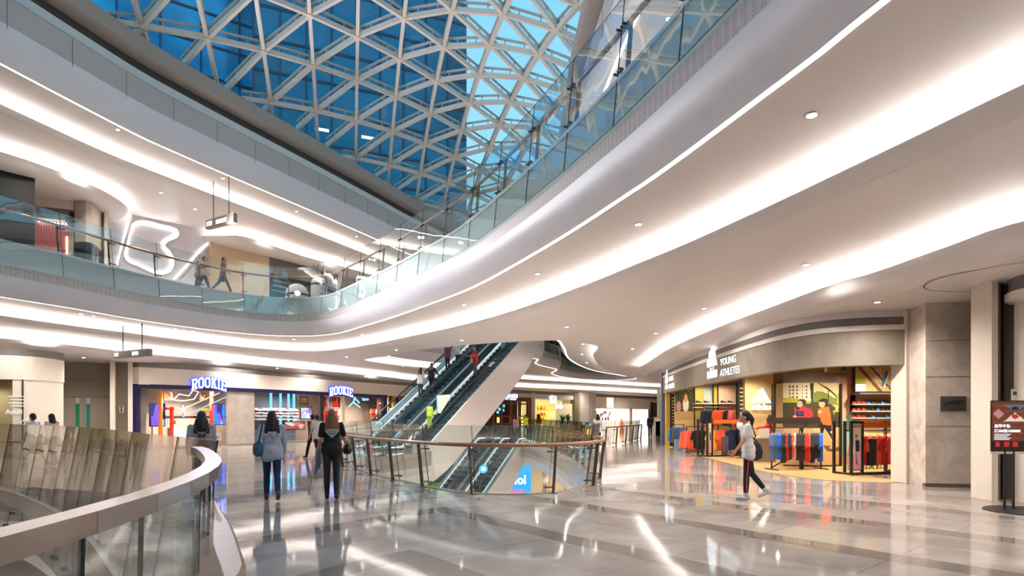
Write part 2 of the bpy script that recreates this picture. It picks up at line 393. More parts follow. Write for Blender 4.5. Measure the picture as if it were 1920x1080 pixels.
LIP3R = cr([(-18.4, 33.2), (-17.0, 32.3), U(410, 442, 11.5), U(450, 442, 11.5), U(500, 457, 11.5), U(575, 482, 11.5), U(650, 502, 11.5), U(712, 519, 11.5), (-4.5, 50), (4, 60)], closed=False)
VOIDL = cr([(-1.0, -.5), (-1.02, 1.18), (-1.16, 1.9), (-1.42, 2.6), (-1.8, 3.3), (-2.25, 4.0), (-2.8, 4.6), (-3.5, 5.3), (-5.9, 8.0), (-8.8, 10.8), (-11.6, 12.9), (-15, 14.0), (-17, 11), (-17, 4), (-13, -3), (-6, -5), (-2, -3.5)], step=.25)
VOID1 = cr([(-5.35, 19.1), (-4.57, 17.6), (-3.86, 16.3), (-3.1, 15), (-2.3, 13.9), (-1.4, 12.65), (-.47, 11.95), (.64, 12.1), (1.37, 12.9), (1.88, 14.2), (2.1, 18), (2.0, 24), (1.6, 30), (.9, 35.2), (.3, 36.6), (-2.7, 38.0), (-3.4, 37), (-7.2, 29.3), (-6.9, 28.5), (-4.1, 26.9), (-3.6, 26.2), (-4.6, 23.5), (-5.6, 21)], step=.3)
BIG = [(-60, -30), (60, -30), (60, 110), (-60, 110)]

# ---------------------------------------------------------------- floors
struct(flat('floor', [(-45, -25), (45, -25), (45, 105), (-45, 105)], [VOIDL, VOID1], 0, FLOORM))
for i, P in enumerate((VOIDL, VOID1)):
    struct(sweep('trim_floor_edge', P, [(.9, -1.55), (.25, -1.45), (.04, -1.05), (0, -.9)], FASCIA))
    struct(sweep('trim_perforated', P, [(0, -.9), (0, -.62)], PERF))
    struct(sweep('trim_floor_nosing', P, [(.0, -.62), (.0, -.01), (.0, .012), (.14, .012), (.14, 0)], mat('stone_nosing', '#9a8c80', .2), smooth=False))
struct(flat('floor_lower', [(-45, -25), (45, -25), (45, 105), (-45, 105)], [], -6, mat('lower_floor', '#b9b1aa', .12, noise=.05, nscale=.8)))
struct(flat('ceiling_below', BIG, [off(VOIDL, .9), off(VOID1, .9)], -1.55, WHITE))
struct(flat('floor_gallery', BIG, [off(LED, -.1), off(LEDE, -.1)], Z2, mat('gallery_floor', '#b9aea6', .15)))

# ---------------------------------------------------------------- stepped ceilings with coves
GLOW = {}
def lip(P, z, drop, closed, zc, sign=None, name='trim_cove_lip'):
    # curled panel edge facing the atrium: upstand, rounded nose, soft curl down to the lower panel at z-drop
    prof = [(.34, z-.07), (.12, z-.05), (.03, z), (0, z)] + [(.5*(1-math.cos(t))*1.0*(1.1 if drop > .3 else .8), z-drop*math.sin(t)**1.0) for t in [R(a) for a in (12, 25, 40, 55, 70, 90)]]
    struct(sweep(name, P, prof, WHITE, closed, sign=sign))
    struct(sweep('trim_cove_back', P, [(.42, z-.1), (.42, zc+.02)], WHITE, closed, sign=sign))
    return sweep('cove_light', P, [(.36, z-.055), (.16, z-.035)], COVE, closed, sign=sign, smooth=False)
CW = 1.0
def led_line(P, z, label):
    tag(sweep('led_strip', P, [(-.005, z-.005), (.085, z-.005)], LEDL, smooth=False), label, 'strip light', 'white strip lights')
struct(flat('ceiling', off(LIP1, .46), [off(LED, .02)], 5.3, WHITE))
tag(lip(LIP1, 5.0, .15, True, 5.3), 'hidden cove light glowing along the first ceiling step under the gallery', 'cove light', 'cove lights')
led_line(LED, 5.3, 'thin white light line along the lower edge of the curved gallery fascia')
struct(flat('ceiling_middle', BIG, [off(LIP1, .37), off(LIPE, .37)], 4.85, WHITE))
struct(flat('ceiling_upper', off(LIPE, .46), [off(LEDE, .02)], 5.3, WHITE))
tag(lip(LIPE, 5.0, .15, True, 5.3), 'hidden cove light around the ceiling opening of the upper escalators', 'cove light', 'cove lights')
led_line(LEDE, 5.3, 'thin white light line around the opening above the upper escalators')
tag(lip(LIP2L, 4.5, .38, False, 4.85, sign=-1), 'hidden cove light above the left row of shops', 'cove light', 'cove lights')
tag(lip(LIP2R, 4.5, .4, False, 4.85, sign=1), 'hidden cove light curving above the right sports shop', 'cove light', 'cove lights')
l2 = off(LIP2L, -.55, False); struct(flat('ceiling_left', [tuple(p) for p in l2] + [(26, 110), (-60, 110), (-60, 0)], [], 4.12, WHITE))
l2r = off(LIP2R, .55, False); struct(flat('ceiling_right', [tuple(p) for p in l2r] + [(60, 46), (60, -10), (13, -10)], [], 4.1, WHITE))
# gallery storey
struct(flat('ceiling_gallery', off(ROOF, 2.4), [off(ROOF, .02)], 12.3, WHITE))
led_line(ROOF, 12.3, 'thin white light line along the roof fascia below the glass dome')
L31 = off(ROOF, 1.95)
tag(lip(L31, 12.0, .15, True, 12.3), 'hidden cove light along the first ceiling step of the gallery storey', 'cove light', 'cove lights')
struct(flat('ceiling_gallery_middle', BIG, [off(L31, .37)], 11.85, WHITE))
tag(lip(LIP3L, 11.5, .38, False, 11.85, sign=-1), 'hidden cove light curving above the black gallery shop front', 'cove light', 'cove lights')
tag(lip(LIP3R, 11.5, .38, False, 11.85, sign=-1), 'hidden cove light arching above the beige gallery wall', 'cove light', 'cove lights')
q = off(LIP3L, -.55, False); struct(flat('ceiling_gallery_left', [tuple(p) for p in q] + [(-26, 34), (-60, 40), (-60, 4)], [], 11.13, WHITE))
q = off(LIP3R, -.55, False); struct(flat('ceiling_gallery_far', [tuple(p) for p in q] + [(4, 110), (-60, 110), (-60, 46), (-21, 38)], [], 11.13, WHITE))

# ---------------------------------------------------------------- fascias of the gallery and the roof
def fascia(P, z0, zt, s=1.0):
    EDGE = off(P, -.34)
    struct(sweep('trim_fascia', EDGE, [(.33, z0), (.30, z0+.05), (.2, z0+.13), (.09, z0+.28), (.03, z0+.45), (0, z0+.62)], FASCIA))
    struct(sweep('trim_perforated_strip', EDGE, [(0, z0+.62), (0, z0+.92)], PERF))
    struct(sweep('trim_slab_edge', EDGE, [(.03, z0+.92), (.03, zt-.06), (-.0, zt-.06), (-.0, zt+.02), (.5, zt+.02)], mat('slab_edge_panel', '#ccd3d2', .35), smooth=False))
    return EDGE
EDGE2 = fascia(LED, 5.3, Z2)
EDGEE = fascia(LEDE, 5.3, Z2)
RE = off(ROOF, -.3)
struct(sweep('trim_roof_fascia', RE, [(.29, 12.3), (.24, 12.38), (.1, 12.65), (.03, 13.0), (0, 13.4)], FASCIA))
struct(sweep('trim_roof_panels', RE, [(0, 13.4), (0, 14.25), (.1, 14.35), (.5, 14.4)], mat('grey_roof_panel', '#b3adaa', .4)))
struct(sweep('trim_roof_cove', RE, [(.3, 14.38), (.3, 14.8)], mat('pale_blue_white', '#d5dde2', .4)))
struct(sweep('trim_roof_louvre', RE, [(.3, 14.8), (.35, 14.8), (.35, 15.12)], mat('dark_louvre', '#4a4543', .5)))
struct(sweep('trim_roof_ring', RE, [(.55, 15.12), (-.1, 15.12), (-.25, 15.2), (-.25, 15.75), (0, 15.95), (.6, 15.95)], mat('ring_beam', '#9d938b', .45)))
jb = MB(); nj = 0
for i in range(0, len(RE), 5):
    p = RE[i]; q = RE[(i+1) % len(RE)]; t = (q-p).normalized(); n = Vector((t.y, -t.x))*(-1 if area(RE) > 0 else 1)
    if p.y < 10: continue
    jb.bar((p.x+n.x*.003, p.y+n.y*.003, 13.3), (p.x+n.x*.003, p.y+n.y*.003, 14.25), .014, .012, up=(t.x, t.y, 0)); nj += 1
struct(jb.obj('trim_panel_joints', mat('joint_grey', '#77716d', .6)))  # darker bars along the panel joints
struct(flat('ceiling_roof', BIG, [off(RE, .5)], 16.0, WHITE))

# ---------------------------------------------------------------- glass dome
DO, DA, DB = (-14.0566, 22.2785), (1.58761, 1.71492), (.645715, -2.334025)
def dz(x, y):
    a = x+8.7209; b = y-9.20165
    return max(15.7, 20.2907-(.0440433*a*a+.00612451*b*b-.0228189*a*b))
dome = thing('skylight_dome', 'triangulated steel and glass dome roof above the atrium', 'glass roof', (-6, 25, 15.9), world=True)
RING = off(RE, .55); BEAM = mat('dome_beam', '#d2c6bb', .45); BARM = mat('glazing_bar', '#b0a69d', .45)
def node(i, j): return (DO[0]+DA[0]*i+DB[0]*j, DO[1]+DA[1]*i+DB[1]*j)
IN = {(i, j): inside(node(i, j), RING) for i in range(-25, 30) for j in range(-25, 30)}
def clipseg(a, b):
    lo, hi = 0., 1.
    for _ in range(14):
        m = (lo+hi)/2; p = (a[0]+(b[0]-a[0])*m, a[1]+(b[1]-a[1])*m)
        if inside(p, RING): lo = m
        else: hi = m
    return (a[0]+(b[0]-a[0])*lo, a[1]+(b[1]-a[1])*lo)
def P3(p, dzz=0.): return Vector((p[0], p[1], dz(*p)+dzz))
for di, dj in ((1, 0), (0, 1), (1, 1)):
    done = set()
    for key in sorted(IN):
        if not IN[key] or key in done: continue
        s = key
        while IN.get((s[0]-di, s[1]-dj)): s = (s[0]-di, s[1]-dj)
        run = [s]
        while IN.get((run[-1][0]+di, run[-1][1]+dj)): run.append((run[-1][0]+di, run[-1][1]+dj))
        done |= set(run)
        pts = [clipseg(node(*run[0]), node(run[0][0]-di, run[0][1]-dj))] + [node(*r) for r in run] + [clipseg(node(*run[-1]), node(run[-1][0]+di, run[-1][1]+dj))]
        if max(p[1] for p in pts) < 13: continue
        b = MB(); g = MB()
        for a, c in zip(pts, pts[1:]):
            if math.hypot(a[0]-c[0], a[1]-c[1]) < .05: continue
            b.bar(P3(a), P3(c), .15, .2)
            g.bar(P3(a, .36), P3(c, .36), .09, .08)
            A = P3(a); C = P3(c)
            for t in (.3, .7): 
                q = A.lerp(C, t); g.bar(q, q+Vector((0, 0, .36)), .05, .05, up=(1, 0, 0))
        bo = b.obj('lattice_beam', BEAM, dome); g.obj('glazing_bar', BARM, bo)
nb = None
for k, v in IN.items():
    p = node(*k)
    if v and p[1] > 18 and -16 < p[0] < 5:
        n = MB().lathe([(.10, -.16), (.15, -.13), (.15, .12), (.10, .15)], P3(p), 12); n.obj('hub', BEAM, dome)
vs = []; fs = []; ix = {}
def vi(k):
    if k not in ix: ix[k] = len(vs); vs.append(tuple(P3(node(*k), .38)))
    return ix[k]
for (i, j), v in IN.items():
    for tri in (((i, j), (i+1, j), (i+1, j+1)), ((i, j), (i+1, j+1), (i, j+1))):
        if any(IN.get(k) for k in tri): fs.append(tuple(vi(k) for k in tri))
me = bpy.data.meshes.new('glass_pane'); me.from_pydata(vs, [], fs); link('glass_pane', me, SKYG, dome)

# towers outside
def tower(name, label, a, b, depth, h, c1, c2, rough, floor_h, bay, seed):
    t = thing(name, label, 'building', (a[0], a[1], 0), world=True)
    fr = Fr(a, (b[0]-a[0], b[1]-a[1])); L = math.hypot(b[0]-a[0], b[1]-a[1])
    m = mat(name+seed, c1, rough, metal=.55, ior=1.6); nt = m.node_tree; bs = nt.nodes['Principled BSDF']
    tc = nt.nodes.new('ShaderNodeTexCoord'); n = nt.nodes.new('ShaderNodeTexNoise'); n.inputs['Scale'].default_value = .045; n.inputs['Detail'].default_value = 5
    r = nt.nodes.new('ShaderNodeValToRGB'); r.color_ramp.elements[0].position = .42; r.color_ramp.elements[1].position = .58; r.color_ramp.elements[0].color = sr(c1); r.color_ramp.elements[1].color = sr(c2)
    nt.links.new(tc.outputs['Object'], n.inputs['Vector']); nt.links.new(n.outputs['Fac'], r.inputs['Fac']); nt.links.new(r.outputs['Color'], bs.inputs['Base Color'])
    MB().box(fr, 0, L, 0, h, -depth, 0).obj('curtain_wall', m, t)
    q = MB(); k = 0
    while k*floor_h < h: q.box(fr, 0, L, k*floor_h, k*floor_h+.35, 0, .06); k += 1
    q.obj('spandrel', mat('tower_spandrel', '#0a2c44', .4), t)
    q = MB(); u = 0
    while u < L: q.box(fr, u, u+.22, 0, h, 0, .2); u += bay
    q.obj('mullion', mat('tower_mullion', '#0d3550', .4), t)
    return t, fr, L
tower('office_tower', 'tall blue glass office tower seen through the left of the dome', (-95, 42), (-24, 88), 30, 150, '#0a6f9c', '#2fb0de', .12, 4.2, 4.6, 'a')
tt, tf, tl = tower('office_tower', 'darker teal glass tower with a sharp edge behind the dome', (-31, 70), (-6.2, 80), 26, 150, '#0a4a60', '#0f6c8c', .2, 3.9, 3.0, 'b')
lw = MB(); rr = random.Random(3)
for k in range(34):
    u = rr.uniform(1, tl-2); v = 4*int(rr.uniform(5, 24))+1.0; lw.box(tf, u, u+rr.choice((.5, .9, 1.6)), v, v+.35, .02, .07)
lw.obj('lit_window', emis('tower_lights', (.75, .9, 1, 1), 1.6), tt)

# ---------------------------------------------------------------- balustrades
def balustrade(name, label, P, zf, zg0, zg1, zr, lean, side, g, step=1.9, rail_r=.04, posts=True, railm=None, out=0.16, joint=True, cap=False, skip=0, edge=True):
    # P: open plan line of the glass foot; side = +1/-1 picks the floor side; lean = metres per metre towards the floor side
    P = resample(P, step); N_ = normals(P, False, side)
    t = thing(name, label, 'balustrade', (P[len(P)//2].x, P[len(P)//2].y, zf), world=True)
    def at(i, z, o=0.): p = P[i]; n = N_[i]; k = (z-zf)*lean+o; return Vector((p.x+n.x*k, p.y+n.y*k, z))
    for i in range(len(P)-1):
        d = (P[i+1]-P[i]).normalized()*.008; d = Vector((d.x, d.y, 0)); b = MB()
        a0, a1, b0, b1 = at(i, zg0)+d, at(i+1, zg0)-d, at(i, zg1)+d, at(i+1, zg1)-d
        n = N_[i]; th = Vector((n.x, n.y, 0))*.014
        b.add([a0, a1, b1, b0, a0+th, a1+th, b1+th, b0+th], [(0, 1, 2, 3), (7, 6, 5, 4)], 0)
        b.add([a0, a1, b1, b0, a0+th, a1+th, b1+th, b0+th], [(0, 4, 5, 1), (3, 2, 6, 7), (1, 5, 6, 2), (0, 3, 7, 4)] if edge or i % 3 == 0 else [(0, 4, 5, 1), (3, 2, 6, 7)], 1)
        b.obj('glass_panel', [g, GEDGE], t, fix=False)
    if cap:
        hr = MB()
        for i in range(len(P)-1): hr.bar(at(i, zg1+.02, .007), at(i+1, zg1+.02, .007), .07, .05)
        hr.obj('cap_rail', STEEL, t)
    if zr:
        hr = MB(); fine = cr(P[skip:], False, .5); fn = normals(fine, False, side); k = (zr-zf)*lean+out
        hr.tube([(p.x+n.x*k, p.y+n.y*k, zr) for p, n in zip(fine, fn)], rail_r, 10); hr.obj('handrail', railm or WOODR, t, smooth=True)
    if posts:
        for i in range(len(P)):
            n = N_[i]; T = Vector((-n.y, n.x, 0)); b = MB()
            top = at(i, zr-.03, out); bot = at(i, zf+.0, out+.02)
            b.bar(bot, top, .075, .022, up=(T.x, T.y, 0)); b.bar(bot, bot+Vector((0, 0, .012)), .16, .11, up=(n.x, n.y, 0))
            po = b.obj('post', BRONZE, t)
            for f in (.12, .88):
                c = MB(); q = bot.lerp(top, f); gpt = Vector((n.x, n.y, 0))
                c.tube([q, q-gpt*(out+.03)], .016, 8); c.bar(q-gpt*(out-.02)-T*.09, q-gpt*(out-.02)+T*.09, .024); 
                for sgn in (-1, 1): c.tube([q-gpt*(out-.03)+T*.09*sgn, q-gpt*(out+.045)+T*.09*sgn], .022, 8)
                c.obj('glass_clamp', DSTEEL, po)
    elif joint:
        c = MB()
        for i in range(1, len(P)-1):
            n = N_[i]; T = Vector((-n.y, n.x, 0))
            for z in (zg0+.18,):
                for sg in (-1, 1):
                    q = at(i, z); gp = Vector((n.x, n.y, 0)); c.tube([q+T*.1*sg-gp*.04, q+T*.1*sg+gp*.05], .03, 8)
        c.obj('glass_clamp', DSTEEL, t)
    return t
def part_of(loop, a, b):                                # run of a closed loop from the point nearest a to the point nearest b (shorter index way first)
    n = len(loop); ia = min(range(n), key=lambda i: (loop[i]-Vector(a)).length); ib = min(range(n), key=lambda i: (loop[i]-Vector(b)).length)
    r1 = [loop[(ia+k) % n] for k in range((ib-ia) % n+1)]; r2 = [loop[(ia-k) % n] for k in range((ia-ib) % n+1)]
    return r1, r2
def side_of(P, hole):                                   # which side of an open line lies outside the hole
    i = len(P)//2; n = normals(P, False, 1)[i]; return -1 if inside(P[i]+n*.3, hole) else 1
def run(loop, a, b, via):
    r1, r2 = part_of(loop, a, b); v = Vector(via)
    return min((r1, r2), key=lambda r: min((p-v).length for p in r))
GP = run(EDGE2, (-17.5, 11), (4.0, 2.5), (-9.4, 26.9))
balustrade('balustrade', 'long curved glass balustrade of the upper gallery with wooden handrail', GP, Z2, 6.22, 8.39, 8.0, .1, side_of(GP, EDGE2), GLASS2, 1.85, .045)
GP = run(EDGEE, (-7, 36), (1.5, 29), (-2, 30)); balustrade('balustrade', 'upper gallery glass balustrade around the escalator opening', GP, Z2, 6.3, 8.35, 8.0, .08, side_of(GP, EDGEE), GLASS2, 1.9)
GP = run(EDGEE, (1.8, 41.5), (3.5, 37.5), (5, 56)); balustrade('balustrade', 'far upper gallery glass balustrade right of the escalator landing', GP, Z2, 6.3, 8.35, 8.0, .08, side_of(GP, EDGEE), GLASS2, 2.2)
GP = run(off(VOID1, .06), (-3.9, 25.8), (.9, 35.2), (-.47, 11.95)); balustrade('balustrade', 'oval glass balustrade with wooden handrail around the escalator well', GP, 0, .02, 1.39, 1.0, .13, side_of(GP, VOID1), GLASS, 1.55, .042)
GP = run(off(VOID1, .06), (-2.9, 37.8), (-7.1, 29.6), (-5, 33.5)); balustrade('balustrade', 'glass balustrade behind the upper escalators on the left shop side', GP, 0, .02, 1.3, 1.0, .05, side_of(GP, VOID1), GLASS, 1.8)
VL = off(VOIDL, .05)
GP = run(VL, (-2.3, 4.15), (-15, 14), (-6, 8)); balustrade('balustrade', 'reflective glass balustrade on the far side of the left floor opening', GP, 0, -.85, 1.4, 1.0, .16, side_of(GP, VOIDL), glass('mirror_glass', (.92, .93, .91, 1), .12, wav=.16, power=4.0), 1.05, .03, posts=False, out=.3, skip=5)
GP = run(VL, (-1.1, -.4), (-2.17, 4.0), (-1.4, 2.6)); nb_ = balustrade('balustrade', 'near glass balustrade with broad steel cap at the left floor opening', GP, 0, -.85, 1.325, None, .02, side_of(GP, VOIDL), GLASS, .3, posts=False, cap=True, joint=False, edge=False)
# broad timber handrail beside the near glass
W = cr([(-.96, .6), (-1.02, 1.5), U(407, 1080, 1.0), U(411, 1030, 1.0), U(405, 997, 1.0), U(394, 958, 1.0), U(387, 937, 1.0), U(378, 919, 1.0)], False, .12)
wr = MB(); n_ = normals(W, False, 1); k0 = len(W)
prof = [(-.085, .92), (-.085, .985), (-.07, 1.0), (.07, 1.0), (.085, .985), (.085, .92), (.07, .9), (-.07, .9)]
for i in range(k0):
    s = 1.0 if i < k0-14 else .45+.55*(k0-1-i)/14
    wr.v += [(W[i].x+n_[i].x*o*s, W[i].y+n_[i].y*o*s, z) for o, z in prof]
for i in range(k0-1):
    for j in range(8): wr.f.append((i*8+j, i*8+(j+1) % 8, (i+1)*8+(j+1) % 8, (i+1)*8+j)); wr.mi.append(0)
wr.f += [tuple(range(8)), tuple((k0-1)*8+7-j for j in range(8))]; wr.mi += [0, 0]
wr.obj('handrail', mat('pale_timber', '#93735d', .4, noise=.16, nscale=26, coat=.1), nb_, smooth=False)
br = MB()
for i in range(3, k0, 9): br.bar((W[i].x, W[i].y, .91), (W[i].x, W[i].y, 0), .03, .09, up=(n_[i].x, n_[i].y, 0))
br.obj('rail_post', DARK, nb_)
FB = [Vector(p) for p in (U(1128, 838, 0), U(1165, 832, 0), U(1188, 827, 0), U(1196, 824, 0))]
balustrade('balustrade', 'distant glass balustrade by the far pale shops', FB, 0, .02, 1.3, 1.0, .1, 1, GLASS, 1.9)
FB = [Vector(p) for p in ((-13.2, 30.5), (-11.8, 32.8), (-9.6, 35.2), (-8.2, 36.4))]

# enclosing walls far away from the atrium
for nm, o_, r_, L_ in (('wall_end_left', (-34, -24), (0, 1), 125), ('wall_end_far', (-34, 98), (1, 0), 64), ('wall_end_right', (29, 98), (0, -1), 125), ('wall_behind', (30, -23), (-1, 0), 65)):
    struct(MB().box(Fr(o_, r_), 0, L_, -6, 15.9, -.3, 0).obj(nm, WARMW))
# ---------------------------------------------------------------- escalators
ED = Vector((.4226, .9063)); EW = Vector((.9063, -.4226)); TAN = math.tan(R(30))
STEPM = mat('step_metal', '#4a7480', .35, metal=.5); STEPD = mat('step_riser', '#16303a', .45, metal=.4)
CLAD = mat('escalator_cladding', '#d9cfc8', .35); DECK = mat('deck_metal', '#8d857d', .3, metal=.8); SKL = emis('skirt_light', (.75, .92, 1, 1), 2.6)
EGL = glass('escalator_glass', (.62, .82, .90, 1), .07, wav=.05)
def escalator(label, base, z0, rise, left_clad, right_clad, hw=.72, sw=.5, up=.4):
    L = rise/TAN
    t = thing('escalator', label, 'escalator', (base[0], base[1], z0), world=True, group='escalators')
    def E(u, w, h): return Vector((base[0]+ED.x*u+EW.x*w, base[1]+ED.y*u+EW.y*w, z0+min(max(u, 0), L)*TAN+h))
    n = int(round(L/.4))
    for i in range(n):
        u = i*L/n; du = L/n; h0 = (u)*TAN; zt = z0+(i+1)*rise/n
        p = lambda uu, ww, z: Vector((base[0]+ED.x*uu+EW.x*ww, base[1]+ED.y*uu+EW.y*ww, z))
        b = MB()
        b.add([p(u, -sw, zt-.42), p(u, sw, zt-.42), p(u, sw, zt), p(u, -sw, zt), p(u+du, -sw, zt), p(u+du, sw, zt), p(u+du, -sw, zt-.2), p(u+du, sw, zt-.2)], [(3, 2, 5, 4), (0, 3, 4, 6), (1, 7, 5, 2), (0, 6, 7, 1), (6, 4, 5, 7)], 0)
        b.add([p(u-.002, -sw, zt-.42), p(u-.002, sw, zt-.42), p(u-.002, sw, zt-.015), p(u-.002, -sw, zt-.015)], [(0, 1, 2, 3)], 1)
        b.obj('step', [STEPM, STEPD], t, fix=False)
    b = MB()
    for u0, u1 in ((-1.6, 0.), (L, L+1.5)):
        a = [E(u0, -sw, 0.01), E(u0, sw, .01), E(u1, sw, .01), E(u1, -sw, .01)]; b.add(a+[x-Vector((0, 0, .05)) for x in a], [(0, 1, 2, 3), (0, 4, 5, 1), (1, 5, 6, 2), (2, 6, 7, 3), (3, 7, 4, 0)])
    b.obj('landing_plate', DSTEEL, t)
    us = [-.9, -.3, 0, .3] + [L*k/10 for k in range(1, 10)] + [L-.3, L, L+.3, L+.9]
    for s in (-1, 1):
        b = MB()
        for a, c in zip(us, us[1:]):
            b.add([E(a, s*hw, .1), E(c, s*hw, .1), E(c, s*hw, .9), E(a, s*hw, .9)], [(0, 1, 2, 3)])
        b.obj('glass_panel', EGL, t)
        pts = [E(-.75, s*hw, .25), E(-1.05, s*hw, .35), E(-1.2, s*hw, .62), E(-1.05, s*hw, .86)] + [E(u, s*hw, .95) for u in us] + [E(L+1.05, s*hw, .86), E(L+1.2, s*hw, .62), E(L+1.05, s*hw, .35), E(L+.75, s*hw, .25)]
        MB().tube(pts, .042, 8).obj('handrail', RUBBER, t, smooth=True)
        b = MB()
        for a, c in zip(us, us[1:]):
            b.add([E(a, s*(hw-.05), .14), E(c, s*(hw-.05), .14), E(c, s*(hw-.05), .18), E(a, s*(hw-.05), .18)], [(0, 1, 2, 3)])
        b.obj('skirt_light', SKL, t)
        b = MB(); o0, o1 = sw+.01, hw+.16
        for a, c in zip(us, us[1:]):
            q = [E(a, s*o0, -.3), E(a, s*o1, -.3), E(a, s*o1, .1), E(a, s*o0, .1), E(c, s*o0, -.3), E(c, s*o1, -.3), E(c, s*o1, .1), E(c, s*o0, .1)]
            b.add(q, [(3, 2, 6, 7), (0, 3, 7, 4), (1, 5, 6, 2)])
        b.obj('deck', DECK, t)
    b = MB(); ww = hw+.14
    prof = [(-1.6, -.45), (L+1.5, -.45), (L+1.5, -1.35), (L-.9, -1.35), (1.2, -1.65), (-.4, -1.35), (-1.6, -1.35)]
    pl = [E(u, -ww, h) for u, h in ((-1.6, -.4), (0, -.4), (L, -.4), (L+1.5, -.4), (L+1.5, -1.3), (L-.3, -1.3-.0), (1.2, -1.75), (-.6, -1.3), (-1.6, -1.3))]
    pr = [x + Vector((EW.x, EW.y, 0))*2*ww for x in pl]; k = len(pl)
    b.add(pl+pr, [(0, 1, 8), (1, 7, 8), (1, 6, 7), (1, 2, 5, 6), (2, 4, 5), (2, 3, 4)] + [tuple(x+k for x in f) for f in ((8, 1, 0), (8, 7, 1), (7, 6, 1), (6, 5, 2, 1), (5, 4, 2), (4, 3, 2))] + [(i, (i+1) % k, (i+1) % k+k, i+k) for i in range(k)])
    b.obj('truss_soffit', CLAD, t)
    for s, on in ((-1, left_clad), (1, right_clad)):
        if not on: continue
        b = MB()
        for a, c in zip([-1.5]+us[2:-2]+[L+1.4], us[2:-2]+[L+1.4]):
            lo = lambda u: -1.35-.45*min(1, max(0, (u+.3)/2.0))*(1 if u < L-1.5 else max(0, (L-u)/1.5))
            q = [E(a, s*(ww+.03), lo(a)), E(c, s*(ww+.03), lo(c)), E(c, s*(ww+.03), up), E(a, s*(ww+.03), up)]
            q += [x + Vector((EW.x, EW.y, 0))*s*.07 for x in q]
            b.add(q, [(4, 5, 6, 7), (3, 2, 6, 7), (0, 1, 5, 4), (0, 1, 2, 3)])
        b.obj('side_panel', CLAD, t)
    return t, E, L
C0 = Vector((-5.5, 27.3))
def wpt(c, w): return (c.x+EW.x*w, c.y+EW.y*w)
_, EU1, LU = escalator('upper left escalator carrying four riders up to the gallery', wpt(C0, -1.15), 0, 7.0, True, False)
_, EU2, _ = escalator('upper right escalator with the broad white side panel', wpt(C0, 1.15), 0, 7.0, False, True, up=.45)
T0 = Vector((-.85, 37.0))-ED*(6/TAN)
_, EL1, _ = escalator('lower left escalator rising inside the oval well', wpt(T0, -.88), -6, 6.0, True, False, hw=.6, sw=.45, up=.1)
_, EL2, _ = escalator('lower right escalator inside the oval well beside the white flank', wpt(T0, .88), -6, 6.0, False, True, hw=.6, sw=.45, up=.1)

# ---------------------------------------------------------------- left wall: shops of the ground storey
K = [(-18.3, 28.4), (-18.12, 27.9), (-17.75, 27.8), (-16.9, 28.6), (-15.85, 29.8), (-14.3, 32.8), (-7.7, 45.6)]
KV = cr(K, False, .5); KT = [tuple(p) for p in KV]
struct(sweep('trim_shop_grille', KV, [(0, 4.13), (0, 3.9)], GRILLE, False))
struct(sweep('wall_left', KV, [(-.25, 3.9), (.03, 3.9), (.03, 3.08), (-.25, 3.08)], WARMW, False, smooth=False))
KS = cr([(-17.9, 27.5), (-16.9, 28.6), (-15.85, 29.8), (-14.3, 32.8), (-7.7, 45.6)], False, .5)
KB = off(KS, -3.6, False); KBT = [tuple(p) for p in KB]
# shop: navy frame, glazing, interior
struct(sweep('wall_shop_back', KB, [(0, 0), (0, 3.6)], stone('shop_plaster', '#d8c6b4', '#b7a493', .5, .7), False))
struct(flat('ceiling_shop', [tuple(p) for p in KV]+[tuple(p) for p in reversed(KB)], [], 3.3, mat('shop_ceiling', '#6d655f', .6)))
shopf = thing('storefront', 'navy framed shop front under the two blue lit signs', 'shop front', (-15, 31.5, 0), world=True)
fr_poly = [tuple(p) for p in off(KV, .02, False)]
def fpart(px0, px1, z0, z1, d0, d1, m, name, parent, poly=KT):
    a = On(poly, px0, px1); b = MB(); b.box(a.fr, 0, a.w, z0, z1, d0, d1); return b.obj(name, m, parent)
seg = [257, 300, 345, 390, 435, 480, 540, 600, 660, 724]
hb = MB()
for a, c in zip(seg, seg[1:]):
    o = On(KT, a, c); hb.box(o.fr, -.02, o.w+.02, 2.9, 3.1, -.1, .1)
hb.obj('frame_head', NAVY, shopf)
fpart(250, 260, 0, 3.1, -.12, .1, NAVY, 'frame_post', shopf); fpart(717, 724, 0, 3.1, -.12, .1, NAVY, 'frame_post', shopf)
for a, c in ((260, 300), (300, 345), (345, 388), (388, 428), (477, 515), (515, 555), (645, 682), (682, 717)):
    fpart(a, c, .05, 2.9, -.03, -.01, SHOPG, 'window_pane', shopf)
GREYST = stone('grey_stone_panel', '#a89d94', '#988d85', 1.2, .22, .8)
fpart(428, 477, 0, 2.92, -.15, .0, GREYST, 'stone_panel', shopf)
fpart(265, 285, 0, 2.92, -1.0, -.9, GREYST, 'stone_panel', shopf, [tuple(p) for p in off(KS, -.4, False)])
fpart(600, 606, 0, 2.92, -.15, .02, DARK, 'door_post', shopf); fpart(641, 646, 0, 2.92, -.15, .02, mat('pale_post', '#d8c3a0', .4), 'door_post', shopf)
bk = MB()
for a, c in zip(seg, seg[1:]):
    o = On(KT, a, c); bk.box(o.fr, 0, o.w, 0, .06, -.1, .03)
bk.obj('plinth', mat('plinth', '#776b62', .3), shopf)
KI = [tuple(p) for p in off(KS, -1.4, False)]; KJ = [tuple(p) for p in off(KS, -2.6, False)]
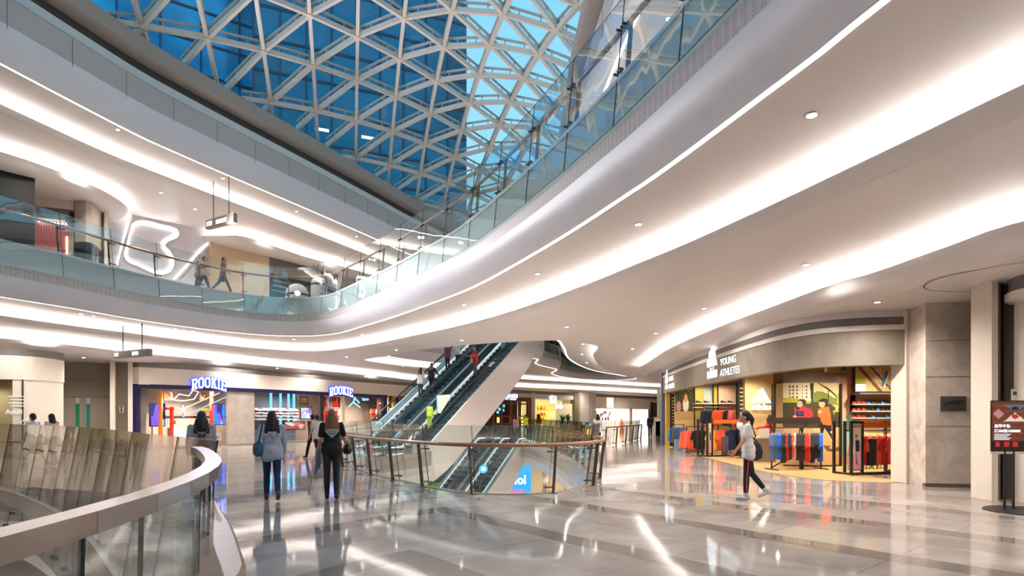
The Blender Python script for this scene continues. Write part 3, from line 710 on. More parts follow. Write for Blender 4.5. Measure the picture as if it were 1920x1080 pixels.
# window dressing
def pipe(label, pts, m, poly, r=.09):
    q = []
    for px, z in pts: p = ray_on(poly, px); q.append((p[0], p[1], z))
    t = thing('display_pipe', label, 'pipe', q[0], world=True); MB().tube(q, r, 12).obj('pipe', m, t, smooth=True)
    f = MB(); 
    for p in q[1:-1]: f.ell(p, (r*1.4, r*1.4, r*1.4))
    if len(q) > 2: f.obj('elbow', m, t, smooth=True)
ORG = mat('orange_pipe', '#f08a1c', .35, emit='#f08a1c', es=.25); RED = mat('red_pipe', '#e8301f', .35, emit='#e8301f', es=.25)
pipe('vertical orange pipe in the left shop window beside the blue screen', [(301, 0), (301, 2.9)], ORG, KI, .1)
pipe('red elbow pipe low in the left shop window', [(308, 1.95), (322, 1.95), (322, 0)], RED, KI, .09)
pipe('tall red pipe near the right screen of the shop window', [(397, 0), (397, 2.9)], RED, KI, .1)
pipe('short orange pipe branching off the tall red pipe', [(380, 1.9), (396, 1.9)], ORG, KI, .07)
def panel(name, label, cat, poly, px0, px1, py0, py1, cells, inks, paint, frame=DARK, d=0., fw=.05, depth=.06):
    o = On(poly, px0, px1); z0, z1 = o.z(py1), o.z(py0); t = thing(name, label, cat, (o.a[0], o.a[1], z0), world=True)
    b = MB(); b.box(o.fr, 0, o.w, z0, z1, d-depth, d); b.obj('frame', frame, t)
    fr = Fr((o.a[0], o.a[1]), o.fr.r, z0+fw)
    fr2 = lambda u, v, dd=0.: fr(u+fw, v, dd)
    nu = cells; nv = max(2, int(cells*(z1-z0)/o.w)); raster('face', fr2, o.w-2*fw, z1-z0-2*fw, nu, nv, paint, inks, t, d=d+.005); return t
scr = [emis('screen_navy', '#0a1a6a', 1.2), emis('screen_blue', '#1f63ff', 1.6), emis('screen_cyan', '#58b8ff', 1.6), emis('screen_violet', '#6a4ac0', 1.2)]
def pnt_blob(seed, th=(.1, .4, .7)):
    r_ = random.Random(seed); pts = [(r_.random(), r_.random(), r_.randrange(4), r_.uniform(.5, 1.6)) for _ in range(14)]
    return lambda u, v: min(pts, key=lambda p: ((p[0]-u)*p[3])**2+((p[1]-v)*.6)**2)[2]
panel('display_screen', 'upright blue video screen in the left shop window', 'screen', KI, 280, 310, 756, 800, 18, scr, pnt_blob(1))
panel('display_screen', 'upright violet and blue video screen beside the grey stone panel', 'screen', KI, 399, 423, 757, 797, 18, scr, pnt_blob(5))
pics = [mat('print_cream', '#f0e2c4', .6), mat('print_orange', '#e0a040', .6), mat('print_dark', '#4a4038', .6), mat('print_red', '#c84838', .6)]
for lab, a, b_, c, d_, sd in (('cream picture hanging behind the top left of the shop window', 308, 324, 734, 750, 2), ('gold toned picture hanging near the tall red pipe', 375, 390, 735, 750, 3), ('small dark toned picture on the red elbow pipe', 315, 331, 781, 797, 4)):
    panel('framed_picture', lab, 'picture', KJ, a, b_, c, d_, 14, pics, pnt_blob(sd), frame=mat('pale_frame', '#d8b890', .5))
panel('framed_picture', 'black and white portrait low beside the grey stone panel', 'picture', KI, 402, 415, 812, 826, 12, [mat('print_white', '#e8e4dc', .6), mat('print_grey', '#8a8680', .6), pics[2], mat('print_pale', '#c8c4bc', .6)], pnt_blob(9), frame=mat('white_frame', '#eee8e0', .5))
o = On(KJ, 318, 385); b = MB(); b.box(o.fr, 0, o.w, 0, .95, -.2, .2); tag(b.obj('display_table', mat('white_counter', '#efe8e0', .4)), 'white display counter inside the left shop window', 'counter')
o = On(KJ, 320, 400); t = thing('display_bar', 'pale horizontal rail crossing the left shop window', 'rail', (o.a[0], o.a[1], 1.4), world=True); b = MB(); b.box(o.fr, -1.2, o.w+1.0, 1.45, 1.58, 0.3, .36); b.obj('rail', STEEL, t); b = MB(); b.box(o.fr, -1.2, -1.15, 0, 1.5, .3, .36); b.box(o.fr, o.w+.95, o.w+1, 0, 1.5, .3, .36); b.obj('stand', STEEL, t)
# neon jumping figure
def neon(label, poly, px0, py0, s, strokes, m, r=.025, name='neon_sign', cat='neon sign', dd=0.):
    o = On(poly, px0-3, px0+3); fr = o.fr; z = o.z(py0); t = thing(name, label, cat, (o.a[0], o.a[1], z), world=True)
    for st in strokes: MB().tube([fr(u*s, z+v*s, dd) for u, v in st], r, 6).obj('tube', m, t)
    return t
NW = emis('neon_white', (.85, .95, 1, 1), 1.4); NB = emis('neon_blue', (.2, .55, 1, 1), 1.5)
neon('small white star-shaped neon figure in the middle of the left window', KJ, 346, 769, .45, [[(0, 0), (.5, .45)], [(-.6, .3), (0, 0)], [(0, 0), (.35, -.5)], [(0, 0), (-.45, -.4)], [(-.1, .1), (.1, .6)]], NW, .03)
neon('long slanting blue light tube across the left shop window', KI, 352, 782, 1., [[(-.2, 0), (2.6, 1.3)]], NB, .02)
neon('upper slanting white light tube across the left shop window', KI, 349, 767, 1., [[(-.1, 0), (1.9, .9)]], NW, .018)
neon('white sneaker outline neon high in the left shop window', KJ, 352, 745, .8, [[(-.9, -.2), (-.5, .2), (.2, .1), (.5, .5), (.9, .4), (.6, -.1), (-.2, -.25), (-.9, -.2)]], NW, .03)
neon('blue and white neon of a leaping ball player', KI, 668, 756, .62, [[(0, .95), (0, .55), (-.2, .1)], [(0, .55), (.45, .3), (.75, .05)], [(-.2, .1), (-.6, -.15), (-.95, -.45)], [(-.2, .1), (.35, -.2), (.85, -.45)], [(.05, .95), (.2, 1.25), (.35, 1.2)]], NB, .05)
# signs ROOKIE : arched slab capitals
def slab(ch):
    w = .72; k = .16; s = .2
    if ch == 'O': return [[(.18, 0), (w-.18, 0), (w, .18), (w, .82), (w-.18, 1), (.18, 1), (0, .82), (0, .18)]], [[(.2, .26), (.28, .18), (w-.28, .18), (w-.2, .26), (w-.2, .74), (w-.28, .82), (.28, .82), (.2, .74)]]
    if ch == 'R': return [[(0, 0), (.34, 0), (.34, k), (.27, k), (.27, .38), (.36, .38), (.46, 0), (w, 0), (w, k), (w-.08, k), (.58, .46), (w, .58), (w, .86), (w-.14, 1), (0, 1), (0, 1-k), (.07, 1-k), (.07, k), (0, k)]], [[(.27, .55), (.46, .55), (.5, .6), (.5, .79), (.46, .84), (.27, .84)]]
    if ch == 'K': return [[(0, 0), (.34, 0), (.34, k), (.27, k), (.27, .36), (.33, .42), (.46, k), (.42, k), (.42, 0), (w, 0), (w, k), (w-.06, k), (.46, .56), (.6, 1-k), (w, 1-k), (w, 1), (.4, 1), (.4, 1-k), (.44, 1-k), (.27, .62), (.27, 1-k), (.34, 1-k), (.34, 1), (0, 1), (0, 1-k), (.07, 1-k), (.07, k), (0, k)]], []
    if ch == 'I': return [[(0, 0), (.38, 0), (.38, k), (.29, k), (.29, 1-k), (.38, 1-k), (.38, 1), (0, 1), (0, 1-k), (.09, 1-k), (.09, k), (0, k)]], []
    if ch == 'E': return [[(0, 0), (w, 0), (w, .32), (w-.14, .32), (w-.14, k), (.27, k), (.27, .43), (.46, .43), (.46, .58), (.27, .58), (.27, 1-k), (w-.14, 1-k), (w-.14, .7), (w, .7), (w, 1), (0, 1), (0, 1-k), (.07, 1-k), (.07, k), (0, k)]], []
def grow(P, d):
    a = area([Vector(p) for p in P]); return [tuple(p) for p in off([Vector(p) for p in P], d)]
def rookie(label, px0, px1, pyb, pyt):
    o = On(KT, px0, px1); zb = o.z(pyb); H = o.z(pyt)-zb; W_ = o.w; t = thing('shop_sign', label, 'sign', (o.a[0], o.a[1], zb), world=True, group='blue lit ROOKIE signs')
    ws = [.72, .72, .72, .72, .38, .72]; gap = .1; tot = sum(ws)+gap*5; x = 0
    arch = lambda u: .22*H*(1-(2*u/W_-1)**2)
    BL = emis('sign_blue', (.02, .04, 1, 1), 1.5); WL = emis('sign_white', (.62, .74, 1, 1), 1.15)
    for ch, wd in zip('ROOKIE', ws):
        out, hol = slab(ch); sx_ = W_/tot; sy = H*.75
        def mk(polys, d0, d1, m, nm, g=0., par=t):
            loops = [[(x+px_, py_) for px_, py_ in q] for q in polys]
            if g: loops = [grow(loops[0], g)]
            vv = [Vector((p[0], p[1], 0)) for l in loops for p in l]; tr = tessellate_polygon([[Vector((p[0], p[1], 0)) for p in l] for l in loops]); n = len(vv)
            b = MB(); M_ = lambda p, d: o.fr(p.x*sx_, zb+p.y*sy+arch(min(max(p.x*sx_, 0), W_))-.02*H, d)
            fs = [tuple(q) for q in tr]+[tuple(i+n for i in reversed(q)) for q in tr]; k = 0
            for l in loops:
                m_ = len(l); fs += [(k+i, k+(i+1) % m_, k+(i+1) % m_+n, k+i+n) for i in range(m_)]; k += m_
            b.add([M_(p, d0) for p in vv]+[M_(p, d1) for p in vv], fs); return b.obj(nm, m, par)
        q = mk(out, .06, .14, BL, 'letter', .05)
        mk(out+hol, .15, .17, WL, 'letter_face', 0, q)
        x += wd+gap
    return t
rookie('left and larger blue lit shop sign reading ROOKIE', 356, 421, 733, 706)
rookie('right and farther blue lit shop sign reading ROOKIE', 614.5, 658.5, 744, 723)
neon('small blue neon lettering beside the leaping player', KI, 683, 751, .5, [[(0, 0), (0, .3), (-.15, .3)], [(.2, 0), (.2, .3), (.4, .3), (.4, 0), (.2, 0)], [(.6, 0), (.6, .3), (.75, .15), (.9, .3), (.9, 0)], [(1.1, 0), (1.1, .3), (1.3, .15)]], NB, .025)
# shoe wall in the second window
LASTM = [mat('shoe_'+n, c, .5) for n, c in (('white', '#f0eee8'), ('red', '#c8352c'), ('black', '#262628'), ('blue', '#2c6cc0'), ('orange', '#e07030'), ('grey', '#8d949c'))]
def shoe_mesh():
    b = MB(); prof = [(-.14, .02, .10, .034), (-.11, .02, .115, .04), (-.05, .02, .10, .042), (.0, .02, .085, .045), (.06, .02, .065, .05), (.11, .02, .05, .046), (.145, .02, .035, .03)]
    for x, z0, z1, hw in prof: b.v += [(x, -hw, z0), (x, -hw*.8, z1*.8), (x, -hw*.35, z1), (x, hw*.35, z1), (x, hw*.8, z1*.8), (x, hw, z0)]
    n = len(prof)
    for i in range(n-1):
        for j in range(6): b.f.append((i*6+j, i*6+(j+1) % 6, (i+1)*6+(j+1) % 6, (i+1)*6+j)); b.mi.append(0)
    b.f += [tuple(range(6)), tuple((n-1)*6+5-j for j in range(6))]; b.mi += [0, 0]
    return b
def sole_mesh():
    b = MB(); pr = [(-.15, .03), (-.12, .042), (0, .047), (.08, .054), (.13, .046), (.155, .02)]
    P = [(x, y) for x, y in pr]+[(x, -y) for x, y in reversed(pr)]; return b.prism(lambda u, v, d=0.: Vector((u, v, d)), P, 0, .025)
shoe_proto = {}
SOLE = mat('shoe_sole', '#f4f1ea', .5)
def shoe(label, p, rz, ci, group, s=1.0):
    if ci not in shoe_proto:
        t = thing('shoe', label, 'shoe', p, rz, group); shoe_mesh().obj('upper', LASTM[ci], t, smooth=True); sole_mesh().obj('sole', SOLE, t); shoe_proto[ci] = t
    else:
        t = copy_tree(shoe_proto[ci]); t.location = p; t.rotation_euler = (0, 0, rz); tag(t, label, 'shoe', group)
    t.scale = (s, s, s); return t
SHB = [tuple(p) for p in off(KS, -2.3, False)]
wl = thing('shoe_shelving', 'blue lit shelving with shoes in the second shop window', 'shelving', (-14, 35, 0), world=True)
o = On(SHB, 476, 556); b = MB(); b.box(o.fr, 0, o.w, 0, 3.2, -.15, -.1); b.obj('back_panel', mat('shelf_back', '#3f4650', .4), wl)
for px in (508, 526, 541, 551): fpart(px, px+3, 1.0, 3.1, -.1, -.04, emis('blue_tube', (.08, .4, 1, 1), 2.2), 'light_column', wl, SHB)
zs = [o.z(p) for p in (769, 774.5, 780, 786)]
cc = ['white', 'red', 'grey', 'orange']
for r_, z in enumerate(zs):
    b = MB(); b.box(o.fr, 0, o.w, z-.03, z, -.1, .25); b.obj('shelf', mat('shelf_board', '#dfe8f2', .4), wl)
    n = 11
    for i in range(n):
        u = (i+.5)/n*o.w; p = o.fr(u, z, .08); ci = [0, 1, 0, 5, 0, 0, 4, 0, 1, 0, 0][(i+r_) % 11]
        shoe(f'shoe on the {["top", "second", "third", "lowest"][r_]} row of the blue lit shelving, {ORD[i]} from the left', p, math.atan2(o.fr.r[1], o.fr.r[0]), ci, 'shoes on the blue lit shelving', 1.25)
panel('poster', 'blue and pink landscape poster right of the shoe shelving', 'poster', [tuple(p) for p in off(KS, -.6, False)], 563, 585, 763, 786, 18, [emis('poster_blue', '#2f6fd8', .9), emis('poster_sky', '#9cc4f0', .9), emis('poster_pink', '#d88c9c', .9), emis('poster_white', '#e8eef8', .9)], pnt_blob(12))
panel('poster', 'pinkish group photograph low behind the walking couple', 'poster', [tuple(p) for p in off(KS, .9, False)], 533, 572, 790, 806, 22, [mat('pp1', '#b8746c', .5), mat('pp2', '#d89c90', .5), mat('pp3', '#8c4a48', .5), mat('pp4', '#d8c8bc', .5)], pnt_blob(15))
panel('poster', 'beige banner hanging above the blue poster', 'banner', [tuple(p) for p in off(KS, -.9, False)], 561, 578, 744, 758, 6, [mat('bb1', '#b79c80', .6), mat('bb2', '#a88c70', .6), mat('bb3', '#c2a88c', .6), mat('bb4', '#b09478', .6)], pnt_blob(17))

# hanging garments
def garment_mesh(kind):
    b = MB(); fr = lambda u, v, d=0.: Vector((u, d, v))
    if kind == 'shirt': P = [(-.17, -.62), (.17, -.62), (.18, -.2), (.24, -.34), (.32, -.28), (.22, -.04), (.09, 0), (-.09, 0), (-.22, -.04), (-.32, -.28), (-.24, -.34), (-.18, -.2)]
    elif kind == 'jacket': P = [(-.19, -.62), (.19, -.62), (.2, -.2), (.25, -.58), (.33, -.56), (.26, -.06), (.1, 0), (-.1, 0), (-.26, -.06), (-.33, -.56), (-.25, -.58), (-.2, -.2)]
    else: P = [(-.15, -.85), (-.03, -.85), (0, -.35), (.03, -.85), (.15, -.85), (.16, 0), (-.16, 0)]
    n = len(P); b.prism(fr, P, -.035, .035)
    b.prism(fr, [(p[0]*.82, p[1]*.96-.012) for p in P], -.055, .055)
    return b
gproto = {}
HANG = mat('hanger_metal', '#cfcac4', .3, metal=.8)
def garment(label, kind, colname, col, p, rz, group, s=1.0):
    k = (kind, colname)
    if k not in gproto:
        t = thing('hanging_'+kind, label, kind, p, rz, group)
        garment_mesh(kind).obj('cloth', mat('cloth_'+colname, col, .75, noise=.12, nscale=18), t)
        MB().tube([(-.15, 0, -.03), (0, 0, .04), (.15, 0, -.03)], .008, 6).tube([(0, 0, .04), (0, 0, .085), (.018, 0, .115), (-.005, 0, .125)], .005, 6).obj('hanger', HANG, t)
        gproto[k] = t
    else:
        t = copy_tree(gproto[k]); t.location = p; t.rotation_euler = (0, 0, rz); tag(t, label, kind, group)
    t.scale = (s, s, s); return t
cols = [('red', '#d02a22'), ('coral', '#f0603c'), ('black', '#222226'), ('white', '#ece8e4'), ('grey', '#8d8a88')]
for win, (a, c_, pyr, word) in enumerate(((607, 640, 741, 'upper rail of the third window'), (607, 640, 766, 'lower rail of the third window'), (694, 715, 764, 'rail of the last shop window'))):
    o = On(SHB, a, c_); z = o.z(pyr); t = thing('clothes_rail', f'dark {word}', 'clothes rail', (o.a[0], o.a[1], 0), world=True)
    MB().tube([o.fr(0, z, 0), o.fr(o.w, z, 0)], .018, 6).obj('rail', DARK, t); b = MB(); b.box(o.fr, -.02, .02, 0, 3.2, -.02, .02); b.box(o.fr, o.w-.02, o.w+.02, 0, 3.2, -.02, .02); b.obj('upright', DARK, t)
    n = 6 if win < 2 else 4
    for i in range(n):
        cn, cv = cols[[0, 2, 0, 3, 1, 0, 4][(i*3+win*2) % 7]]; p = o.fr((i+.5)/n*o.w, z-.13, 0)
        garment(f'{cn} top hanging on the {word}, {ORD[i]} from the left', 'shirt', cn, cv, p, math.atan2(o.fr.r[1], o.fr.r[0])+R(25), 'tops in the left shop windows', 1.15)
# ---------------------------------------------------------------- left end: corner shop, column panels, doors
AN = cr([(-30, 20.2), (-21, 21.4), (-19.0, 21.9), (-18.35, 22.4), (-18.25, 23.2), (-18.5, 24.2)], False, .3)
struct(sweep('trim_corner_grille', AN, [(0, 4.13), (0, 3.85)], GRILLE, False))
struct(sweep('wall_corner', AN, [(-.2, 3.85), (.03, 3.85), (.03, 2.95), (-.2, 2.95)], WARMW, False, smooth=False))
ANT = [tuple(p) for p in AN]
cs = thing('storefront', 'glazed corner shop front lettered Anuil at the far left', 'shop front', (-19, 21.9, 0), world=True)
o = On(ANT, -60, 41); b = MB(); b.box(o.fr, -3, o.w, 0, 2.95, -.03, -.0); b.obj('window_pane', glass('dim_glass', (.78, .75, .64, 1), .12), cs)
b = MB(); b.box(o.fr, -3, o.w+.3, 0, 4, -1.6, -1.55); b.obj('inner_wall', mat('olive_wall', '#b5ab96', .6), cs)
fpart(41, 44, 0, 2.95, -.1, .04, DARK, 'frame_post', cs, ANT); fpart(36, 40, 0, 2.9, -.6, -.5, mat('amber_post', '#8a6038', .5), 'inner_post', cs, ANT)
struct(sweep('wall_corner_left', AN[:26], [(0, 0), (0, 2.95)], WARMW, False))
struct(sweep('wall_corner_return', AN[-9:], [(0, 0), (0, 2.95)], WARMW, False))
WT = mat('window_lettering', '#efeae0', .5, emit='#efeae0', es=.12)
o = On(ANT, 10, 30); text('lettering', 'Anuil', .24, WT, o.fr, 0, o.z(776), .02, .01, cs, bold=.006)
b = MB(); b.tube([o.fr(.55+.2*math.cos(a*.35)*(1+.3*math.sin(a)), o.z(791)+.13*math.sin(a*.5), .02) for a in range(0, 26)], .008, 5); b.obj('line_drawing', WT, cs)
b = MB()
for k in range(4): b.box(o.fr, .1+.05*(k % 2), .55, o.z(744)-k*.12, o.z(744)-k*.12+.03, .015, .025)
b.obj('small_print', WT, cs)
BACK = [(-24, 24.6), (-19.4, 25.3), (-19.2, 25.45), (-20.9, 26.9), (-19.3, 28.4), (-18.3, 28.5)]
def wallbox(name, poly_a, poly_b, z0, z1, m, th=.15, d=0.):
    fr = Fr(poly_a, (poly_b[0]-poly_a[0], poly_b[1]-poly_a[1])); b = MB(); b.box(fr, 0, math.hypot(poly_b[0]-poly_a[0], poly_b[1]-poly_a[1]), z0, z1, d-th, d); return struct(b.obj(name, m))
XY = lambda px, D: ((px-960)/F*D, D)
PANELG = mat('taupe_glass_panel', '#8c8474', .12, spec=.6)
wallbox('wall_panel_left', XY(62, 25), XY(96, 25.6), 0, 4.15, PANELG)
wallbox('trim_jamb', XY(50, 24.4), XY(66, 24.9), 0, 4.15, WARMW, .3, .1); wallbox('trim_jamb', XY(94, 25.3), XY(104.5, 25.5), 0, 4.15, JAMB, .9, .12)
wallbox('wall_door', XY(103, 27.2), XY(208, 28.4), 0, 4.15, TAUPE)
wallbox('trim_jamb', XY(206.5, 27.2), XY(216, 27.3), 0, 4.15, JAMB, 1.2, .1)
wallbox('wall_panel_right', XY(215, 27.9), XY(242, 28.1), 0, 4.15, PANELG); wallbox('trim_jamb', XY(240, 27.7), XY(249, 27.8), 0, 4.15, WARMW, .8, .1)
D1 = [XY(103, 27.2), XY(208, 28.4)]
for a, c, nm, lab in ((109, 157, 'door_1', 'left'), (157, 202, 'door_2', 'right')):
    o = On(D1, a, c); b = MB(); b.box(o.fr, .02, o.w-.02, 0, o.z(745), .0, .05); dd = struct(b.obj(nm, mat('door_leaf', '#94897a', .4)))
    q = On(D1, *((142, 149) if lab == 'left' else (162, 169))); b = MB(); b.box(q.fr, 0, q.w, .6, q.z(757), .05, .06); b.obj('vision_panel', mat('green_glass_'+lab, '#2f7d55' if lab == 'left' else '#2f7f78', .15), dd)
    b = MB(); b.box(q.fr, 0, q.w, q.z(757), q.z(746), .05, .06); b.obj('notice', mat('notice', '#b8b4ae', .6), dd)
o = On(D1, 104, 207); b = MB(); b.box(o.fr, 0, o.w, o.z(745.5), o.z(744), .0, .06); b.box(o.fr, 0, o.w, o.z(713), o.z(712.3), .0, .02); struct(b.obj('trim_1', mat('door_line', '#6b6154', .5)))
for px, D, lab in ((80, 25.2, 'black and white notice plate on the left taupe panel'), (228, 27.9, 'black and white notice plate on the taupe panel next to the navy frame')):
    p = XY(px, D-.2); fr = Fr(p, (.95, .3)); t = thing('notice_plate', lab, 'sign', (p[0], p[1], 1.6), world=True); z = zat(774, D); b = MB(); b.box(fr, -.08, .08, z, z+.32, 0, .02); b.obj('plate', mat('plate_white', '#d8d4cc', .4), t)
    b = MB()
    for k in range(3): b.box(fr, -.05, .05, z+.03+k*.1, z+.1+k*.1, .02, .025)
    b.obj('pictogram', DARK, t)
p = XY(106, 27.0); t = thing('alarm_box', 'small dark red alarm box beside the double door', 'alarm', (p[0], p[1], 2.4), world=True); fr = Fr(p, (.9, .4)); b = MB(); z = zat(743, 27); b.box(fr, 0, .12, z, z+.12, -.3, .1); b.obj('housing', mat('alarm_red', '#5a2a24', .4), t); b = MB().ell(fr(.1, z-.02, .1), (.04, .04, .04)); b.obj('lens', WLET, t)
# ---------------------------------------------------------------- wall beyond the escalators
K2 = [(-7.7, 45.6), (-.8, 55.5), (7, 64.5), (20, 79)]
K2V = cr(K2, False, .8); K2T = [tuple(p) for p in K2V]
struct(sweep('trim_far_grille', K2V, [(0, 4.13), (0, 3.8)], GRILLE, False)); struct(sweep('wall_far', K2V, [(-.3, 3.8), (.03, 3.8), (.03, 3.35), (-.3, 3.35)], WARMW, False, smooth=False))
struct(sweep('wall_far_back', off(K2V, -4, False), [(0, 0), (0, 4.2)], WARMW, False))
BRW = mat('dark_brown_timber', '#5c2f20', .45, noise=.2, nscale=5); DKIN = mat('dark_interior', '#2c1a14', .6)
jr = thing('storefront', 'dark brown timber restaurant front with lit sign right of the escalators', 'shop front', (-1, 55.5, 0), world=True)
fpart(905, 994, 0, 3.4, -1.7, -1.6, DKIN, 'inner_wall', jr, K2T)
fpart(905, 994, 3.0, 3.4, -.1, .1, BRW, 'head_board', jr, K2T)
for px in (922, 938, 956, 972.5, 988): fpart(px, px+3 if px < 980 else 994, 0, 3.1, -.1, .12, mat('brown_post', '#8a4a34', .4), 'timber_post', jr, K2T)
for z in (.8, 1.5, 2.7): fpart(922, 994, z, z+.12, -.12, .05, mat('brown_post', '#8a4a34', .4), 'cross_rail', jr, K2T)
for k, (px, z) in enumerate(((930, 2.3), (934, 2.1), (942, 2.4), (941, 2.0), (931, 1.8))): fpart(px, px+4, z, z+.25, .0, .05, emis('teal_lamp', (.15, .55, .7, 1), .8), 'teal_panel', jr, K2T)
fpart(944, 951, .95, 1.45, -.8, -.6, emis('amber_lamp', (1, .55, .12, 1), 1.6), 'amber_lamp', jr, K2T)
o = On(K2T, 937.5, 968); sg = thing('shop_sign', 'white lit sign with Chinese characters on the dark restaurant front', 'sign', (o.a[0], o.a[1], 3.2), world=True)
b = MB(); b.box(o.fr, -.1, o.w+.1, 3.1-.12, 3.75, .12, .16); b.obj('back_board', mat('sign_violet', '#2a2a90', .4, emit='#2020a0', es=.5), sg)
text('character', '武凝', .62, WLET, o.fr, .0, 3.22, .18, .03, sg, bold=.03, sx=o.w*.42/1.24); text('character', '日本料理', .45, WLET, o.fr, o.w*.44, 3.32, .18, .03, sg, bold=.008, sx=o.w*.55/1.8)
b = MB()
for k in range(6): b.box(o.fr, o.w*(.5+.07*k), o.w*(.55+.07*k), 3.12, 3.24, .17, .2)
b.obj('small_letters', WLET, sg)
cafe = thing('storefront', 'pale yellow lit shop front with plants right of the restaurant', 'shop front', (3, 60, 0), world=True)
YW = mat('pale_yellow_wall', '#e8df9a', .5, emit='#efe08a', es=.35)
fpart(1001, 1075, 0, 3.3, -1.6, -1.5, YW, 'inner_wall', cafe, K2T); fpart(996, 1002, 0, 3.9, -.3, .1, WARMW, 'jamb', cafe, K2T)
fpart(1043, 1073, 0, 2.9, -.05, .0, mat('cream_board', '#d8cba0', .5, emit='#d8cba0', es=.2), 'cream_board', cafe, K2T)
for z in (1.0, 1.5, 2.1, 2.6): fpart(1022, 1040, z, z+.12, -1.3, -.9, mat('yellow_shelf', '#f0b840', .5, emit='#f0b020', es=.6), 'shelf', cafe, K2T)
for k, (px, z) in enumerate(((1024, 1.12), (1029, 1.12), (1034, 1.12), (1025, 1.62), (1031, 1.62), (1036, 1.62), (1024, 2.22), (1030, 2.22), (1036, 2.22))):
    o = On(K2T, px, px+3); p = o.fr(0, z, -1.1); MB().lathe([(.12, 0), (.14, .2), (.08, .3), (.05, .38)], p, 10); q = MB().lathe([(.12, 0), (.14, .2), (.08, .28), (.05, .36)], p, 10).obj('display_jar', mat('jar_'+str(k % 3), ['#f2ead8', '#d86a30', '#f0d070'][k % 3], .4)); tag(q, f'small jar on the yellow shelves, {ORD[k % 3]} on the {["lower", "middle", "upper"][k//3]} board', 'jar', 'jars on the yellow shelves')
o = On(K2T, 1031, 1041); sg = thing('shop_sign', 'square white lit sign over the pale yellow shop', 'sign', (o.a[0], o.a[1], 3.2), world=True); b = MB(); b.box(o.fr, 0, o.w, 2.9, 3.6, .05, .2); b.obj('light_box', emis('soft_white', (.9, .97, 1, 1), 2.2), sg)
b = MB()
for k in range(3): b.box(o.fr, .08, o.w-.1-.1*k, 3.4-k*.18, 3.48-k*.18, .2, .21)
b.obj('dark_lettering', mat('letter_grey', '#8d949c', .5), sg)
neon('white script lettering glowing in the pale yellow shop', K2T, 1049, 766, 1., [[(-.5, 0), (-.4, .4), (-.3, 0), (-.2, .4), (0, .1), (.2, .35), (.3, 0), (.45, .6), (.5, 0), (.8, .25)]], NW, .05, dd=.1)
def plant(label, p, h, n, m, seed, pot=True, leaf=(.5, .07)):
    r_ = random.Random(seed); t = thing('potted_plant', label, 'plant', p)
    if pot: MB().lathe([(.16, 0), (.22, .34), (.22, .38), (.18, .36)], (0, 0, 0), 14).obj('pot', mat('pot_white', '#e2ddd6', .4), t)
    b = MB()
    for i in range(n):
        a = r_.uniform(0, 6.28); e = r_.uniform(.35, 1.35); L = leaf[0]*r_.uniform(.7, 1.2); z0 = h*r_.uniform(.35, .75)
        d = Vector((math.cos(a)*math.cos(e), math.sin(a)*math.cos(e), math.sin(e))); s = Vector((-math.sin(a), math.cos(a), 0)); o_ = Vector((0, 0, z0))+d*.05; w_ = leaf[1]
        m1 = o_+d*L*.5+Vector((0, 0, .04)); tip = o_+d*L-Vector((0, 0, L*.25))
        b.add([o_, m1-s*w_, tip, m1+s*w_, m1+Vector((0, 0, .015))], [(0, 1, 4), (1, 2, 4), (2, 3, 4), (3, 0, 4)])
    b.obj('leaves', m, t, fix=False); MB().tube([(0, 0, .3), (.02, 0, h*.8)], .03, 6).obj('stem', mat('stem_brown', '#5a4530', .7), t); return t
LEAF = mat('leaf_green', '#4f7a38', .5, noise=.3, nscale=8); LEAFD = mat('leaf_dark', '#33402a', .55, noise=.3, nscale=8)
for i, (px, lab) in enumerate(((1010, 'green potted plant at the left of the yellow shop'), (1054, 'bushy potted plant before the cream board'), (1065, 'broad potted plant at the right end of the yellow shop'))):
    p = ray_on([tuple(q) for q in off(K2V, .8, False)], px); plant(lab, (p[0], p[1], 0), 1.7, 46, LEAF, i+3, leaf=(.7, .12))
for a, c, m in ((1075, 1082, mat('olive_panel', '#7d7456', .3)), (1082, 1097, WARMW), (1097, 1110, stone('pale_column_stone', '#c9bfb0', '#b0a698', .8, .25))):
    o = On(K2T, a, c); b = MB(); b.box(o.fr, 0, o.w, 0, 4.15, -.4, .5 if a != 1075 else .2); struct(b.obj('wall_column', m))
ws = thing('storefront', 'distant white shop front with a pink square sign', 'shop front', (12, 70, 0), world=True)
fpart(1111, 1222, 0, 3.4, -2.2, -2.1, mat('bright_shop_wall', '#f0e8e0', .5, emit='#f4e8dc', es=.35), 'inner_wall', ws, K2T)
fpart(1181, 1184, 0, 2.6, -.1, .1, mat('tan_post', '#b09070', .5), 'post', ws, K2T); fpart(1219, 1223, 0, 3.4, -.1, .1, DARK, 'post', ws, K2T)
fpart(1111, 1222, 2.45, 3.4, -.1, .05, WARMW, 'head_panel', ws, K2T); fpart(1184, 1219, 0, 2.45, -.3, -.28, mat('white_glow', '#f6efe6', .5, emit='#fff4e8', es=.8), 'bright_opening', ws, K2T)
r_ = random.Random(5)
for k in range(26):
    px = 1130+r_.random()*38; z = .9+r_.random()*1.0; o = On(K2T, px, px+1.5); c_ = ['#5a3a34', '#c8584a', '#2a2a2c', '#e0b090', '#8a6a60'][k % 5]; b = MB(); b.box(o.fr, 0, .14, z, z+.35, -1.9, -1.8)
    tag(b.obj('display_item', mat('item_'+c_[1:], c_, .6)), 'small article on the crowded back wall of the distant white shop', 'article', 'goods in the white shop')
